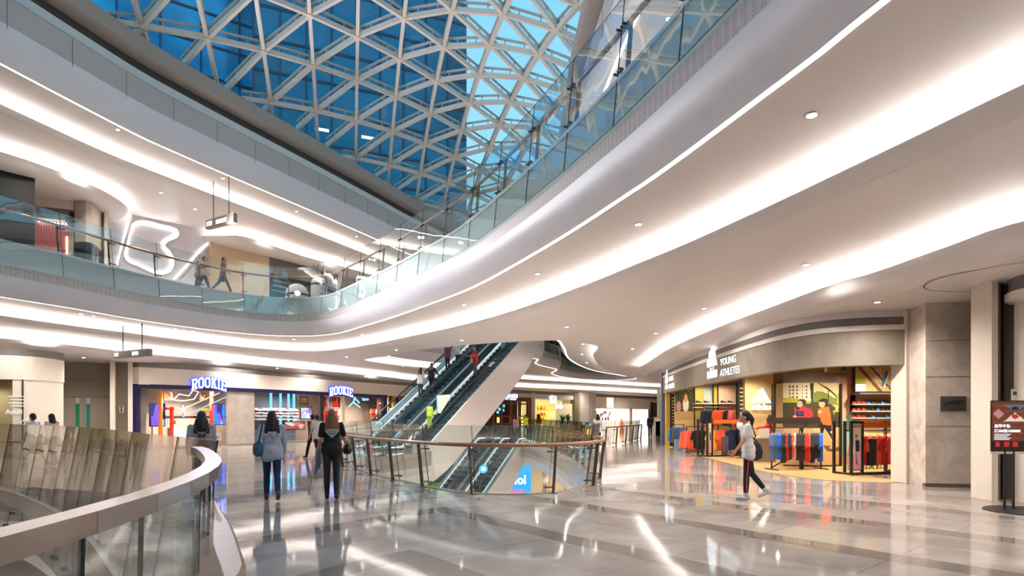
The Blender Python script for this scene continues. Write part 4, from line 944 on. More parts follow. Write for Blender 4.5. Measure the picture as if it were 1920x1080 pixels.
o = On(K2T, 1137, 1148.5); sg = thing('shop_sign', 'pink square sign on the distant white shop front', 'sign', (o.a[0], o.a[1], 2.6), world=True); b = MB(); b.box(o.fr, 0, o.w, 2.55, 3.75, .06, .14); b.obj('light_box', emis('sign_pink', (1, .55, .45, 1), 1.1), sg); text('character', '中', .8, emis('sign_palewhite', (1, .95, .92, 1), 1.6), o.fr, .2, 2.75, .15, .02, sg, bold=.02)
for px, lab in ((1177, 'left'), (1197, 'right')):
    o = On(K2T, px, px+5); t = thing('display_cone', f'{lab} orange cone shaped display in the white shop', 'display', o.fr(0, 0, -.9)); MB().lathe([(.22, 0), (.28, .5), (.2, 1.0), (.04, 1.35)], (0, 0, 0), 14).obj('cone', mat('orange_display', '#e8743c', .5), t, smooth=True)
p = ray_on([tuple(q) for q in off(K2V, 1.5, False)], 1236); struct(MB().box(Fr((14.5, 58), (1, .3)), 0, 30, 0, 4.2, -.3, 0).obj('wall_right_far', WARMW))
fr = Fr((15.2, 57.3), (1, .3)); neon_ = thing('wall_light', 'angular white light line on the far wall left of the sports shop', 'strip light', (15, 57, 0), world=True); MB().tube([fr(-.5, .6, .3), fr(.6, 2.0, .3), fr(.7, 2.9, .3), fr(-.7, 3.1, .3)], .05, 6).obj('tube', emis('soft_tube', (1, .85, .7, 1), 2.5), neon_)
for k, px in enumerate((1228, 1236)): 
    p = XY(px, 47); t = thing('display_plinth', f'{["left", "right"][k]} beige display plinth far behind the walking woman', 'plinth', (p[0], p[1], 0)); b = MB(); b.box(lambda u, v, d=0.: Vector((u, d, v)), -.35, .35, 0, 1.15+.3*k, -.3, .3); b.obj('body', WARMW, t); b = MB(); b.box(lambda u, v, d=0.: Vector((u, d, v)), -.38, .38, 1.15+.3*k, 1.2+.3*k, -.33, .33); b.obj('top', mat('tan_top', '#c49a70', .5), t)
# shop behind escalators
o = On(K2T, 733, 880); bs = thing('storefront', 'brown shelved shop front half hidden behind the escalators', 'shop front', (o.a[0], o.a[1], 0), world=True)
fpart(733, 900, 0, 3.4, -1.5, -1.4, mat('amber_shop', '#5a4030', .6), 'inner_wall', bs, K2T)
for px in (733, 745, 758, 772, 790, 812): fpart(px, px+2.5, 0, 3.4, -.6, -.3, mat('tan_rib', '#b58a5c', .5), 'timber_rib', bs, K2T)
for z in (.9, 1.7, 2.5): fpart(734, 880, z, z+.08, -1.3, -.7, mat('tan_rib', '#b58a5c', .5), 'shelf', bs, K2T)
for k, px in enumerate((737, 741, 749, 753, 762, 768)): fpart(px, px+2.5, 1.78, 2.2, -1.2, -.9, emis('amber_glow', (1, .6, .25, 1), 1.2), 'lamp', bs, K2T)
# ---------------------------------------------------------------- lower storey shop seen through the well
lo = thing('storefront', 'bright blue lower storey shop front seen through the oval well', 'shop front', (2, 45, -6), world=True); fr = Fr((-1.0, 45.5), (1, .04), -6)
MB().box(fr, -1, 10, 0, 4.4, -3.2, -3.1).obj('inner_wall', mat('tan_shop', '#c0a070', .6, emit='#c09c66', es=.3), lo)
BLU = emis('lower_blue', (.02, .32, .85, 1), 1.1)
MB().prism(fr, [(1.5, 3.5), (1.9, 3.95), (2.6, 4.15), (5.3, 4.4), (5.3, 3.9), (1.4, 3.35)], 0, .15).obj('fascia_band', BLU, lo); b = MB(); b.box(fr, -.4, 2.5, .9, 3.4, -.1, .0); b.obj('blue_board', BLU, lo)
text('character', 'Hol', 1.0, WLET, fr, .75, 2.3, .02, .03, lo, bold=.03, sx=.9); text('character', 'COMPLEX', .42, emis('lower_red', (.85, .1, .2, 1), 1), fr, .15, 1.55, .02, .03, lo, bold=.02, sx=.95)
b = MB(); b.box(fr, 3.4, 3.7, 0, 3.9, -.3, -.1); b.box(fr, 5.1, 5.4, 0, 4.2, -.3, -.1); b.obj('post', BRW, lo)
for k in range(7): 
    b = MB(); b.box(fr, -.2+k*.42, .1+k*.42, 0, .7+.15*(k % 3), -.0, .4); tag(b.obj('display_box', mat('dbox'+str(k % 4), ['#5a6a78', '#a88a60', '#6a8a9a', '#8a5a50'][k % 4], .5)), f'low display box before the blue lower shop, {ORD[k]} from the left', 'box', 'display boxes on the lower storey')
p = (-6.6, 43.5); bb = thing('billboard', 'green billboard with pink flowers beside the lower escalators', 'billboard', (p[0], p[1], -6), world=True); fr = Fr(p, (.97, .2), -6)
gi = [emis('bill_green', '#6f9c2c', .7), emis('bill_pink', '#e86a94', .7), emis('bill_white', '#f0f0f0', .8), emis('bill_blue', '#2f8cd8', .8)]
def gp(u, v):
    if u < .25 and v < .5: return 3 if (u*9) % 1 < .5 else 2
    h = math.sin(u*23+v*9)*math.sin(v*19-u*7)
    return 1 if v < .55 and h > .35 else (2 if v < .5 and h < -.55 else 0)
b = MB(); b.box(fr, 0, 2.1, .1, 2.6, -.12, -.02); b.obj('frame', DARK, bb); raster('face', lambda u, v, d=0.: fr(u, v+.1, d), 2.1, 2.5, 30, 36, gp, gi, bb, d=0)
st = thing('round_sign', 'round blue and white sign with green tail between the lower escalators', 'sign', (-1.6, 33.6, -3), world=True); fr = Fr((-1.62, 33.0), (.95, .3)); MB().tube([fr(0, -1.6, 0), fr(0, -3.4, 0)], .03, 6).obj('post', STEEL, st)
MB().prism(fr, [(.25*math.cos(a*.393), -1.4+.25*math.sin(a*.393)) for a in range(16)], 0, .04).obj('disc', emis('disc_blue', (.1, .5, .9, 1), .9), st); MB().prism(fr, [(.1, -1.25), (.3, -1.15), (.55, -.85), (.4, -1.1)], .01, .05).obj('tail', emis('disc_green', (.2, .7, .2, 1), .8), st); MB().prism(fr, [(.13*math.cos(a*.393), -1.4+.13*math.sin(a*.393)) for a in range(16)], .041, .05).obj('disc_centre', WLET, st)
# ---------------------------------------------------------------- gallery storey: shop fronts and feature wall
def g2(px, D): return XY(px, D)
struct(MB().box(Fr((-34, 20), (1, .2)), 0, 1, Z2, 11.9, -.2, 0).obj('wall_gallery_left', WARMW))
bp = thing('storefront', 'black panelled shop front at the left edge of the upper gallery', 'shop front', (-22, 19, Z2), world=True)
pa, pb = (-27, 14.0), g2(65.5, 23.6); fr = Fr(pa, (pb[0]-pa[0], pb[1]-pa[1])); L_ = math.hypot(pb[0]-pa[0], pb[1]-pa[1])
MB().box(fr, 0, L_, Z2, 11.2, -.5, 0).obj('black_panel', BLACK, bp); MB().box(fr, 0, L_, Z2, Z2+.15, 0, .03).obj('plinth', DARK, bp)
pk = thing('storefront', 'pink lit shop front with rounded grey surround on the upper gallery', 'shop front', (-20, 25.5, Z2), world=True)
pa, pb = g2(58, 25.6), g2(140, 26.2); fr = Fr(pa, (pb[0]-pa[0], pb[1]-pa[1])); L_ = math.hypot(pb[0]-pa[0], pb[1]-pa[1])
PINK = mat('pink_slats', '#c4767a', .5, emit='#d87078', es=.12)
b = MB()
for k in range(16): b.box(fr, L_*k/16+.01, L_*(k+.8)/16, Z2, 10.2, -.35, -.25)
b.obj('pink_slat', PINK, pk); MB().box(fr, 0, L_, Z2, 10.3, -.5, -.4).obj('inner_wall', mat('pink_wall', '#a8606a', .6), pk)
MB().box(fr, -.3, L_, 10.75, 11.15, -.4, .1).obj('header', WARMW, pk); MB().box(fr, -.3, L_-.2, 10.45, 10.75, -.4, .05).obj('grey_band', mat('grey_band', '#77716c', .4), pk)
MB().box(fr, -.3, L_-.35, 10.25, 10.45, -.4, .08).obj('rounded_band', mat('pale_band', '#b8b0a8', .35), pk)
for k in range(9):
    b = MB().ell(fr(.25+k*.14, 10.16, -.15), (.035, .035, .035), 8, 5); b.obj('bulb', emis('warm_bulb', (1, .85, .6, 1), 9), pk)
MB().tube([fr(L_-.12, Z2, -.1), fr(L_-.12, 10.0, -.1), fr(L_-.35, 10.36, -.1)], .1, 8).obj('rounded_post', mat('pale_band', '#b8b0a8', .35), pk)
MB().tube([fr(L_-.32, 8.2, -.12), fr(L_-.32, 9.6, -.12)], .04, 6).obj('gold_tube', emis('gold_tube', (1, .7, .25, 1), 3), pk)
ww_ = cr([g2(140, 26.0), g2(165, 26.0), g2(180, 26.6), g2(191, 27.6)], False, .25)
struct(sweep('wall_gallery_curved', ww_, [(0, 9.3), (0, 11.2)], mat('beige_panel', '#b5a99c', .4), False)); 
ds = sweep('dark_front', ww_, [(0, Z2), (0, 9.3)], mat('dark_glass_front', '#10242e', .15), False); tag(ds, 'low dark glass shop front right of the pink lit shop', 'shop front')
FB_ = [(-21.5, 28.0), (-15.9, 33.5)]; fw_ = Fr(FB_[0], (5.6, 5.5)); fwL = math.hypot(5.6, 5.5)
struct(MB().box(fw_, -1, fwL+.2, Z2, 11.9, -.2, 0).obj('wall_feature', mat('lavender_white', '#d9d6de', .4)))
struct(MB().box(Fr((-19.0, 27.6), (-1, .9)), 0, 3.2, Z2, 11.9, -.15, 0).obj('wall_feature_return', WARMW))
FBT = [FB_[0], FB_[1]]
def onwall(px, py, d=.05):
    q = ray_on(FBT, px); u = math.hypot(q[0]-FB_[0][0], q[1]-FB_[0][1]); return fw_(u, zat(py, q[1]), d)
bl = thing('wall_light', 'large closed white light loop shaped like a curved bracket on the gallery wall', 'light outline', onwall(280, 500), world=True)
outl = [(248, 425), (262, 418), (300, 425), (329, 434), (331, 441), (310, 452), (305, 462), (316, 475), (322, 490), (316, 507), (296, 511), (260, 496), (240, 487), (236, 478), (241, 450)]
P = cr(outl, True, 4); b = MB(); k = len(P); on_ = off(P, 4.2); in_ = off(P, -1.2)
v_ = [onwall(p.x, p.y, .08) for p in on_]+[onwall(p.x, p.y, .08) for p in in_]
b.add(v_, [(i, (i+1) % k, (i+1) % k+k, i+k) for i in range(k)]); lo_ = b.obj('light_band', emis('loop_white', (1, .98, 1, 1), 4), bl)
MB().tube([onwall(p.x, p.y, .04) for p in on_], .05, 6, closed=True).obj('channel', WHITE, bl)
def ribbon(label, pts, w, dd=.1):
    q = cr(pts, False, 5); n = normals(q, False, 1); t = thing('wall_light', label, 'light ribbon', onwall(*pts[-1]), world=True)
    b = MB(); a = [onwall(p.x+m.x*w, p.y+m.y*w, dd) for p, m in zip(q, n)]; c = [onwall(p.x-m.x*w, p.y-m.y*w, dd) for p, m in zip(q, n)]; k = len(a)
    b.add(a+c, [(i, i+1, i+1+k, i+k) for i in range(k-1)]); b.obj('light_band', emis('ribbon_white', (1, .95, .9, 1), 1.5), t)
    MB().tube([p for p in a], .07, 6).obj('curved_edge', WHITE, t)
ribbon('vertical white light ribbon left of the light loop on the gallery wall', [(243, 400), (240, 420), (232, 450), (224, 480), (219, 498)], 3.5)
ribbon('arched white light ribbon right of the light loop on the gallery wall', [(408, 446), (385, 462), (365, 482), (345, 505), (326, 525)], 3.5)
pa, pb = (-15.9, 33.3), g2(505, 35.2); fr = Fr(pa, (pb[0]-pa[0], pb[1]-pa[1])); L_ = math.hypot(pb[0]-pa[0], pb[1]-pa[1])
struct(MB().box(fr, -1.2, L_, Z2, 11.2, -.3, 0).obj('wall_gallery_beige', mat('beige_wall', '#cdb598', .5)))
pc = g2(735, 44); fr = Fr(pb, (pc[0]-pb[0], pc[1]-pb[1])); L_ = math.hypot(pc[0]-pb[0], pc[1]-pb[1])
dsf = thing('storefront', 'dark open shop front with red neon on the far upper gallery', 'shop front', (pb[0], pb[1], Z2), world=True)
MB().box(fr, 0, L_, Z2, 11.2, -3, -2.9).obj('inner_wall', mat('dark_back', '#1d1a18', .6), dsf); MB().box(fr, 0, L_, 10.2, 11.2, -.3, 0).obj('head_panel', mat('grey_brown_panel', '#6d645c', .5), dsf)
MB().box(fr, 0, .15, Z2, 10.2, -.3, 0).obj('jamb', DARK, dsf)
b = MB()
for k in range(3): b.box(fr, .3, L_, 9.2+k*.3, 9.25+k*.3, -.2, -.15)
b.obj('louvre', mat('louvre_grey', '#8a8178', .5), dsf)
rn = thing('neon_sign', 'red neon bars inside the dark gallery shop', 'neon sign', fr(.8, 8, -1.5), world=True)
for k in range(2): MB().tube([fr(.55, 8.55-.28*k, -.6), fr(1.5, 8.5-.28*k, -.6)], .07, 6).obj('tube', emis('neon_red', (1, .08, .05, 1), 4), rn)
for i, (px, py0, py1, D, wpx, lab) in enumerate(((557, 532, 566, 31, 21, 'left white capsule shaped planter with dark stripe on the gallery'), (598, 519, 560, 32, 14.5, 'right taller white capsule shaped planter on the gallery'))):
    p = g2(px, D); r = wpx/F*D; h = zat(py0, D)-Z2; t = thing('capsule_planter', lab, 'planter', (p[0], p[1], Z2))
    prof = [(r*.8, 0), (r, .2), (r, h-r)]+[(r*math.cos(R(a)), h-r+r*math.sin(R(a))) for a in (20, 40, 60, 80)]
    MB().lathe(prof, (0, 0, 0), 22).obj('shell', mat('pod_white', '#d9d4d2', .35), t, smooth=True); MB().lathe([(r*1.01, h-r-.08), (r*1.015, h-r), (r*1.01, h-r+.02)], (0, 0, 0), 22).obj('dark_stripe', DARK, t)
p = g2(592, 33.5); plant('spiky dark palm standing among the white gallery planters', (p[0], p[1], Z2), 3.4, 130, LEAFD, 9, leaf=(1.0, .035))

# hanging direction signs
def hsign(label, px0, px1, py0, py1, D, zc, txt, n1, n2, lit):
    a, c = XY(px0, D+.5), XY(px1, D-.5); fr = Fr(a, (c[0]-a[0], c[1]-a[1])); L = math.hypot(c[0]-a[0], c[1]-a[1]); h = (py1-py0)/F*D; z = zat((py0+py1)/2, D)-h/2
    t = thing('hanging_sign', label, 'direction sign', (a[0], a[1], z), world=True)
    b = MB(); b.box(fr, 0, L, z, z+h, -.09, .09); b.obj('box', mat('sign_taupe', '#8b7d72', .35), t); b = MB(); b.box(fr, .05, L-.05, z+.05, z+h-.05, .09, .1); b.obj('face_plate', mat('sign_face', '#75695f' if lit else '#a2968c', .4), t)
    for k, u in enumerate((.22, .78)): MB().tube([fr(L*u, z+h, 0), fr(L*u, zc, 0)], .018, 6).obj('suspension_rod', DSTEEL, t)
    s = h*.5; text('characters', txt, s, WLET, fr, L*n1, z+h*.28, .1, .01, t, bold=.008)
    b = MB(); b.box(fr, L*.05, L*.05+s, z+h*.25, z+h*.75, .1, .112); b.box(fr, L*.05+s*1.25, L*.05+s*2.0, z+h*.25, z+h*.75, .1, .112); b.obj('pictogram', emis('picto', (.85, .92, 1, 1), .9), t)
    b = MB(); b.ell(fr(L*.05+s*.5, z+h*.62, .112), (s*.12, s*.02, s*.12), 8, 5); b.box(fr, L*.05+s*.4, L*.05+s*.6, z+h*.3, z+h*.55, .112, .116); b.obj('figure', DARK, t)
hsign('tilted lit direction sign hanging under the gallery storey ceiling', 389, 441, 407, 424, 25.5, 11.9, '自动扶梯', .38, 0, True)
hsign('pale direction sign hanging over the ground floor at the left', 217, 281, 657, 670, 21.0, 4.86, '洗手间', .58, 0, False)

# ---------------------------------------------------------------- sports shop at the right
A = [(12, 37), (9.6, 36.2), (8.45, 33.2), (7.8, 28), (7.32, 21.5), (7.18, 17.2), (7.25, 15.6), (7.6, 14.6), (8.3, 14.05), (9.35, 13.85)]
AV = cr(A, False, .3); AT = [tuple(p) for p in AV]
struct(sweep('trim_sport_bulkhead', AV, [(-.6, 4.14), (-.06, 4.12), (-.02, 3.95), (0, 3.93)], WHITE, False))
struct(sweep('trim_sport_grille', AV, [(0, 3.93), (0, 3.74)], slats('grille_fine', '#76706c', '#484341', 40), False))
struct(sweep('trim_sport_strip', AV, [(-.1, 3.74), (.04, 3.74), (.04, 3.62), (-.1, 3.62)], mat('pale_strip', '#d9cfc6', .35), False, smooth=False))
CONC = stone('brown_concrete', '#857a6c', '#756a5d', 1.1, .6, .6)
struct(sweep('wall_sport_fascia', AV, [(-.3, 3.62), (.02, 3.62), (.02, 2.79), (-.3, 2.79)], CONC, False, smooth=False))
IN_ = [(9.0, 35.2), (13, 32.5), (15.5, 27), (15.5, 19.2), (11.0, 19.0), (11.0, 18.6)]
sfl = [tuple(p) for p in AV]+[(9.5, 16.5), (12.4, 16.9), (13.2, 19.4), (16, 19.6), (16, 36)]
struct(flat('floor_sport', sfl, [], .006, mat('tan_shop_floor', '#c09a66', .3, noise=.1, nscale=2.5)))
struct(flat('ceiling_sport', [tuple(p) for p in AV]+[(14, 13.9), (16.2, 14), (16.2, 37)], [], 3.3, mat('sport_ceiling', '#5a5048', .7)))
TANW = mat('tan_sport_wall', '#d9b982', .6, noise=.06, nscale=1.5)
fx = lambda px0, px1, D: (XY(px0, D), XY(px1, D))
def fbox(px0, px1, py0, py1, D, th, m, name, parent, d=0., floor=False):
    a, c = fx(px0, px1, D); fr = Fr(a, (1, 0)); b = MB(); b.box(fr, 0, c[0]-a[0], 0 if floor else zat(py1, D), zat(py0, D), d-th, d); return b.obj(name, m, parent)
struct(MB().box(Fr((9.0, 33.6), (6.9, -1.6)), 0, 7.3, 0, 3.3, -.2, 0).obj('wall_sport_back', TANW))
struct(MB().box(Fr((16.1, 34), (0, -1)), 0, 20, 0, 3.3, -.2, 0).obj('wall_sport_right', TANW))
struct(MB().box(Fr((10.6, 19.7), (1, 0)), 0, 5.6, 0, 3.3, -.2, 0).obj('wall_sport_shoe', mat('pale_tan_wall', '#dcc49a', .6)))
ss = thing('logo_pillar', 'tan pillar with white logo standing inside the sports shop', 'pillar', (9, 23, 0), world=True)
fbox(1397, 1450, 690, 0, 23, .35, TANW, 'pillar', ss, floor=True)
SLOT = mat('slot_pale', '#c9b28a', .6)
def ladder(px0, px1, D, ztop, label):
    parent = thing('slotted_upright', label, 'upright', (XY(px0, D)[0], D, 0), world=True)
    a, c = fx(px0, px1, D); fr = Fr(a, (1, 0)); W_ = c[0]-a[0]; MB().box(fr, 0, W_, 0, ztop, -.25, 0).obj('body', mat('black_upright', '#241f1c', .5), parent)
    b = MB(); z = .25
    while z < ztop-.1: b.box(fr, W_*.3, W_*.85, z, z+.05, -.01, .008); z += .16
    b.obj('slot', SLOT, parent)
ladder(1384, 1395.5, 23.2, 2.9, 'black slotted upright at the left edge of the tan logo pillar'); ladder(1451.5, 1461.5, 22.6, 2.8, 'black slotted upright at the right edge of the tan logo pillar'); ladder(1257, 1265, 30.5, 2.75, 'black slotted upright at the far left of the sports shop')
ms = thing('mustard_panel', 'mustard yellow strip panel at the far left end of the sports shop', 'panel', (8.2, 30.6, 0), world=True); fbox(1249, 1256, 700, 0, 30.6, .2, mat('mustard', '#c8a848', .5), 'strip', ms, floor=True)
struct(fbox(1241, 1248, 700, 0, 31.5, .3, mat('steel_blue_post', '#5a6472', .4), 'wall_corner_post', None, floor=True))
# logo
BARS = [[(.72, 0), (1, 0), (.57, .75), (.35, .62)], [(.37, 0), (.65, 0), (.36, .5), (.15, .36)], [(.03, 0), (.30, 0), (.15, .26), (-.03, .13)]]
def logo(fr, u, z, W_, t, m, d):
    for P in BARS: MB().prism(fr, [(u+p[0]*W_, z+W_*.32+p[1]*W_) for p in P], d, d+.012).obj('bar', m, t)
    text('letters', 'adidas', W_*.42, m, fr, u+W_*.5, z, d, .008, t, align='CENTER', bold=.012*W_, sx=.95)
def sport_sign(label, pxa, pxb, pxc, pxd, pyb, pyt):
    o = On(AT, pxa, pxb); sg = thing('shop_sign', label, 'sign', (o.a[0], o.a[1], 3.), world=True, group='white lit sports shop signs')
    logo(o.fr, 0, 2.98, o.w*.95, sg, WLET, .03)
    q = On(AT, pxc, pxd); text('letters', 'YOUNG', .34, WLET, q.fr, 0, 3.32, .03, .008, sg, sx=q.w*.70/1.1); text('letters', 'ATHLETES', .34, WLET, q.fr, 0, 2.95, .03, .008, sg, sx=q.w*1.0/1.62)
    return sg
sport_sign('large white lit three-bar sign reading YOUNG ATHLETES on the brown fascia', 1327.5, 1347.5, 1352, 1391, 711, 668)
sport_sign('small far white lit three-bar sign at the left end of the brown fascia', 1248.5, 1254.5, 1255.5, 1266, 735, 703)
a, c = fx(1406, 1444, 22.9); sg = thing('shop_sign', 'white three-bar logo sign on the tan pillar inside the sports shop', 'sign', (a[0], a[1], 1.7), world=True); logo(Fr(a, (1, 0)), 0, zat(768, 22.9), c[0]-a[0], sg, emis('logo_white', (1, .97, .9, 1), 1.1), .12)
# curved mural
MC = [('tan', '#c09f6c'), ('sky', '#d6bd8c'), ('stone', '#cfc4a6'), ('dark', '#241f16'), ('hedge', '#3a331e'), ('leaf', '#9a9a2c'), ('red', '#cc2530'), ('navy', '#1c2350'), ('skin', '#dd9a70'), ('hair', '#2a1a14'), ('orange', '#e0602c'), ('black', '#17130f'), ('white', '#f2ece0'), ('shade', '#6a4a2c'), ('green', '#6a7430'), ('pink', '#c8909c'), ('blue', '#3f7ca8'), ('teal', '#7aa8a4')]
MI = {n: i for i, (n, _) in enumerate(MC)}; MM = [mat('ink_'+n, c, .55) for n, c in MC]
el = lambda x, y, rx, ry: [(x+rx*math.cos(a*.524), y+ry*math.sin(a*.524)) for a in range(12)]
ART = [([(430, 100), (950, 100), (950, 300), (430, 300)], 'sky'), ([(440, 110), (655, 110), (655, 275), (440, 275)], 'stone')]
for yy in (135, 170, 205, 240):
    for xx in (478, 505, 532, 575, 605): ART.append(([(xx, yy), (xx+9, yy), (xx+9, yy+17), (xx, yy+17)], 'dark'))
ART += [([(640, 110), (668, 110), (668, 300), (650, 300)], 'dark'), ([(665, 215), (700, 190), (750, 195), (800, 215), (860, 250), (930, 270), (930, 330), (665, 310)], 'green'), ([(700, 108), (715, 108), (820, 165), (900, 225), (930, 275), (920, 285), (885, 235), (805, 178)], 'dark'), ([(808, 170), (816, 170), (816, 290), (808, 290)], 'dark'),
        ([(435, 290), (560, 285), (700, 300), (830, 315), (890, 350), (905, 430), (880, 500), (830, 560), (435, 555)], 'hedge'), ([(435, 255), (500, 250), (560, 268), (650, 300), (640, 315), (540, 305), (435, 305)], 'leaf'), ([(860, 390), (945, 350), (945, 420), (880, 430)], 'leaf'), ([(880, 400), (945, 400), (945, 550), (890, 550)], 'hedge'), ([(905, 230), (945, 200), (945, 300), (915, 320)], 'leaf'),
        ([(770, 745), (860, 770), (930, 745), (945, 790), (880, 800), (800, 790)], 'shade'), ([(780, 770), (850, 740), (760, 730)], 'shade'),
        (el(575, 297, 34, 30), 'hair'), (el(559, 322, 22, 36), 'skin'), ([(515, 352), (590, 345), (655, 375), (668, 430), (630, 485), (615, 507), (545, 507), (522, 430)], 'red'), ([(525, 385), (588, 385), (592, 440), (530, 440)], 'navy'), ([(545, 415), (556, 398), (570, 415)], 'red'), (el(521, 447, 13, 17), 'skin'), (el(627, 470, 17, 13), 'skin'), ([(590, 507), (625, 507), (612, 555), (600, 555)], 'black'), ([(530, 345), (560, 352), (555, 375), (525, 372)], 'navy'),
        (el(765, 290, 48, 28), 'hair'), (el(797, 320, 14, 27), 'hair'), (el(747, 318, 30, 38), 'skin'), ([(705, 290), (740, 268), (790, 270), (780, 295), (740, 300)], 'black'), ([(712, 372), (760, 352), (815, 348), (835, 420), (848, 532), (762, 535), (738, 480), (712, 440)], 'orange'), (el(727, 398, 20, 14), 'skin'), (el(722, 488, 11, 15), 'skin'),
        ([(735, 520), (845, 537), (850, 590), (888, 685), (872, 702), (806, 605), (772, 560), (755, 610), (738, 650), (722, 600)], 'black'), ([(832, 597), (848, 590), (882, 655), (868, 664)], 'white'), ([(838, 606), (845, 603), (875, 655), (871, 658)], 'black'), (el(890, 722, 13, 33), 'skin')]
def art(u, v):
    x = 435+u*510; y = 945-v*840; k = 'tan'
    for P, n in ART:
        if inside((x, y), P): k = n
    return MI[k]
a, c = fx(1468, 1574, 18.5); mw = c[0]-a[0]; fr = Fr(a, (1, 0)); mu = thing('mural_wall', 'curved mural of two running children in red and orange tops', 'mural', ((a[0]+c[0])/2, 18.5, 0), world=True)
bend = lambda t: .28*(1-(2*t-1)**2)
raster('printed_face', fr, mw, 2.62, 104, 152, art, MM, mu, bend)
b = MB(); n_ = 24; vs = [fr(mw*i/n_, z, bend(i/n_)-.01) for z in (0, 2.62) for i in range(n_+1)]+[fr(mw*i/n_, z, -.5) for z in (0, 2.62) for i in range(n_+1)]; m_ = n_+1
b.add(vs, [(i, i+1, i+1+m_, i+m_) for i in range(n_)]+[(i+2*m_, i+3*m_, i+1+3*m_, i+1+2*m_) for i in range(n_)]+[(0, m_, 3*m_, 2*m_), (n_, n_+2*m_, n_+3*m_, n_+m_)]); b.obj('core', mat('mural_core', '#b8955e', .6), mu)
b = MB(); vs = [fr(mw*i/n_, z, bend(i/n_)+.02) for z in (2.62, 2.95) for i in range(n_+1)]; b.add(vs, [(i, i+1, i+1+m_, i+m_) for i in range(n_)]); b.obj('head_band', CONC, mu)
b = MB(); b.box(fr, mw-.01, mw+.06, 0, 2.6, -.5, .05); b.obj('dark_edge', DARK, mu)
b = MB(); vs = [fr(mw*i/n_, z, bend(i/n_)+.012) for z in (0, .05) for i in range(n_+1)]; b.add(vs, [(i, i+1, i+1+m_, i+m_) for i in range(n_)]); b.obj('base_line', DARK, mu)
# left mural, coloured back panels, shelves
def art2(u, v):
    if v < .28: return MI['tan']
    for cx, cy, r, n in ((.2, .45, .13, 'pink'), (.6, .72, .1, 'skin'), (.6, .5, .17, 'white'), (.62, .3, .1, 'black')):
        if ((u-cx)/1.)**2+((v-cy)/1.4)**2 < r*r: return MI[n]
    return MI['hedge'] if math.sin(u*31+v*17)*math.sin(v*23-u*11) < .55 else MI['green']
a, c = fx(1266, 1299, 30); lm = thing('mural_wall', 'dark green mural with children at the far left of the sports shop', 'mural', (a[0], 30, 0), world=True); fr = Fr(a, (1, 0)); z0, z1 = zat(788, 30), zat(731, 30)
b = MB(); b.box(fr, 0, c[0]-a[0], .0, z1, -.12, -.01); b.obj('board', TANW, lm); raster('printed_face', lambda u, v, d=0.: fr(u, z0+v, d), c[0]-a[0], z1-z0, 34, 52, art2, MM, lm)
bw = thing('wall_shelving', 'back wall shelving of the sports shop with teal and pink panels', 'shelving', (9.5, 28.5, 0), world=True)
for a_, c_, m in ((1303, 1320, mat('panel_olive', '#c8b458', .5)), (1320, 1338, mat('panel_teal', '#b8c8be', .5)), (1338, 1347, mat('panel_yellow', '#d8b848', .5)), (1347, 1384, mat('panel_pink', '#e8c4a8', .5))): fbox(a_, c_, 722, 790, 28.6, .1, m, 'colour_panel', bw)
for px in (1302, 1337, 1346): fbox(px, px+1.4, 715, 0, 28.5, .08, DARK, 'upright', bw, floor=True)
for py in (756.5, 763): fbox(1303, 1384, py, py+1.2, 28.4, .3, mat('shelf_cream', '#efe0c4', .5), 'shelf', bw)
for i, px in enumerate((1311, 1326, 1358, 1371)):
    p = XY(px, 28.25); shoe(f'dark shoe on the upper back shelf of the sports shop, {ORD[i]} from the left', (p[0], p[1], zat(756.4, 28.4)), .1, 2, 'shoes on the back shelf', 1.2)
def rail(label, px0, px1, py, D, items, group, s=1.25, rot=40, dd=0., feet=True, frame=True, kindn='clothes_rail', lab='the rail'):
    a, c = XY(px0, D), XY(px1, D+dd); fr = Fr(a, (c[0]-a[0], c[1]-a[1])); L = math.hypot(c[0]-a[0], c[1]-a[1]); z = zat(py, D)
    t = thing(kindn, label, 'clothes rail', (a[0], a[1], 0), world=True); MB().tube([fr(0, z, 0), fr(L, z, 0)], .016, 8).obj('rail', DARK, t)
    if feet:
        for k, u in enumerate((.03, L-.03)):
            MB().bar(fr(u, 0, 0), fr(u, z+.02, 0), .035).obj('upright', DARK, t); MB().bar(fr(u, .02, -.3), fr(u, .02, .3), .04, .03).obj('foot', DARK, t)
    for i, (kn, cn, cv) in enumerate(items):
        q = fr((i+.6)/(len(items)+.2)*L, z-.13*s+.01, random.uniform(-.02, .02)); garment(f'{cn} {kn} on {lab}, {ORD[i]} hanger from the left', kn, cn, cv, q, math.atan2(fr.r[1], fr.r[0])+R(rot), group, s*random.uniform(.86, 1.1))
    return t, fr, L, z
CC = {'red': '#d8302a', 'coral': '#f0603c', 'black': '#222226', 'white': '#ece8e4', 'navy': '#1e2a4c', 'blue': '#1c63c8', 'slate': '#53658c', 'cream': '#e8d8c4', 'pink': '#ee7a74', 'yellow': '#e8a838', 'purple': '#5a4a5c', 'olive': '#6a6440', 'grey': '#8d8a88'}
it = lambda k, s: [(k, x, CC[x]) for x in s.split()]
rail('high back rail with dark and coral jackets in the sports shop', 1318, 1384, 764, 28.0, it('jacket', 'navy navy black coral coral coral black pink pink'), 'jackets on the high back rail', 1.15, 30, feet=False, lab='the high back rail')
ra = rail('black rail of kids tops in front of the mural', 1445, 1541, 802, 17.2, it('shirt', 'slate slate blue blue black red navy coral cream black black black red coral black navy navy blue'), 'tops on the front rail', 1.32, 52, .3, lab='the front rail')
t, fr, L, z = ra; b = MB(); b.box(fr, -.05, L+.0, z+.12, z+.3, -.12, -.06); b.obj('sign_beam', mat('dark_beam', '#2a211c', .5), t)
for u in (.03, L-.03): MB().bar(fr(u, z, -.05), fr(u, z+.25, -.09), .03).obj('bracket', DARK, t)
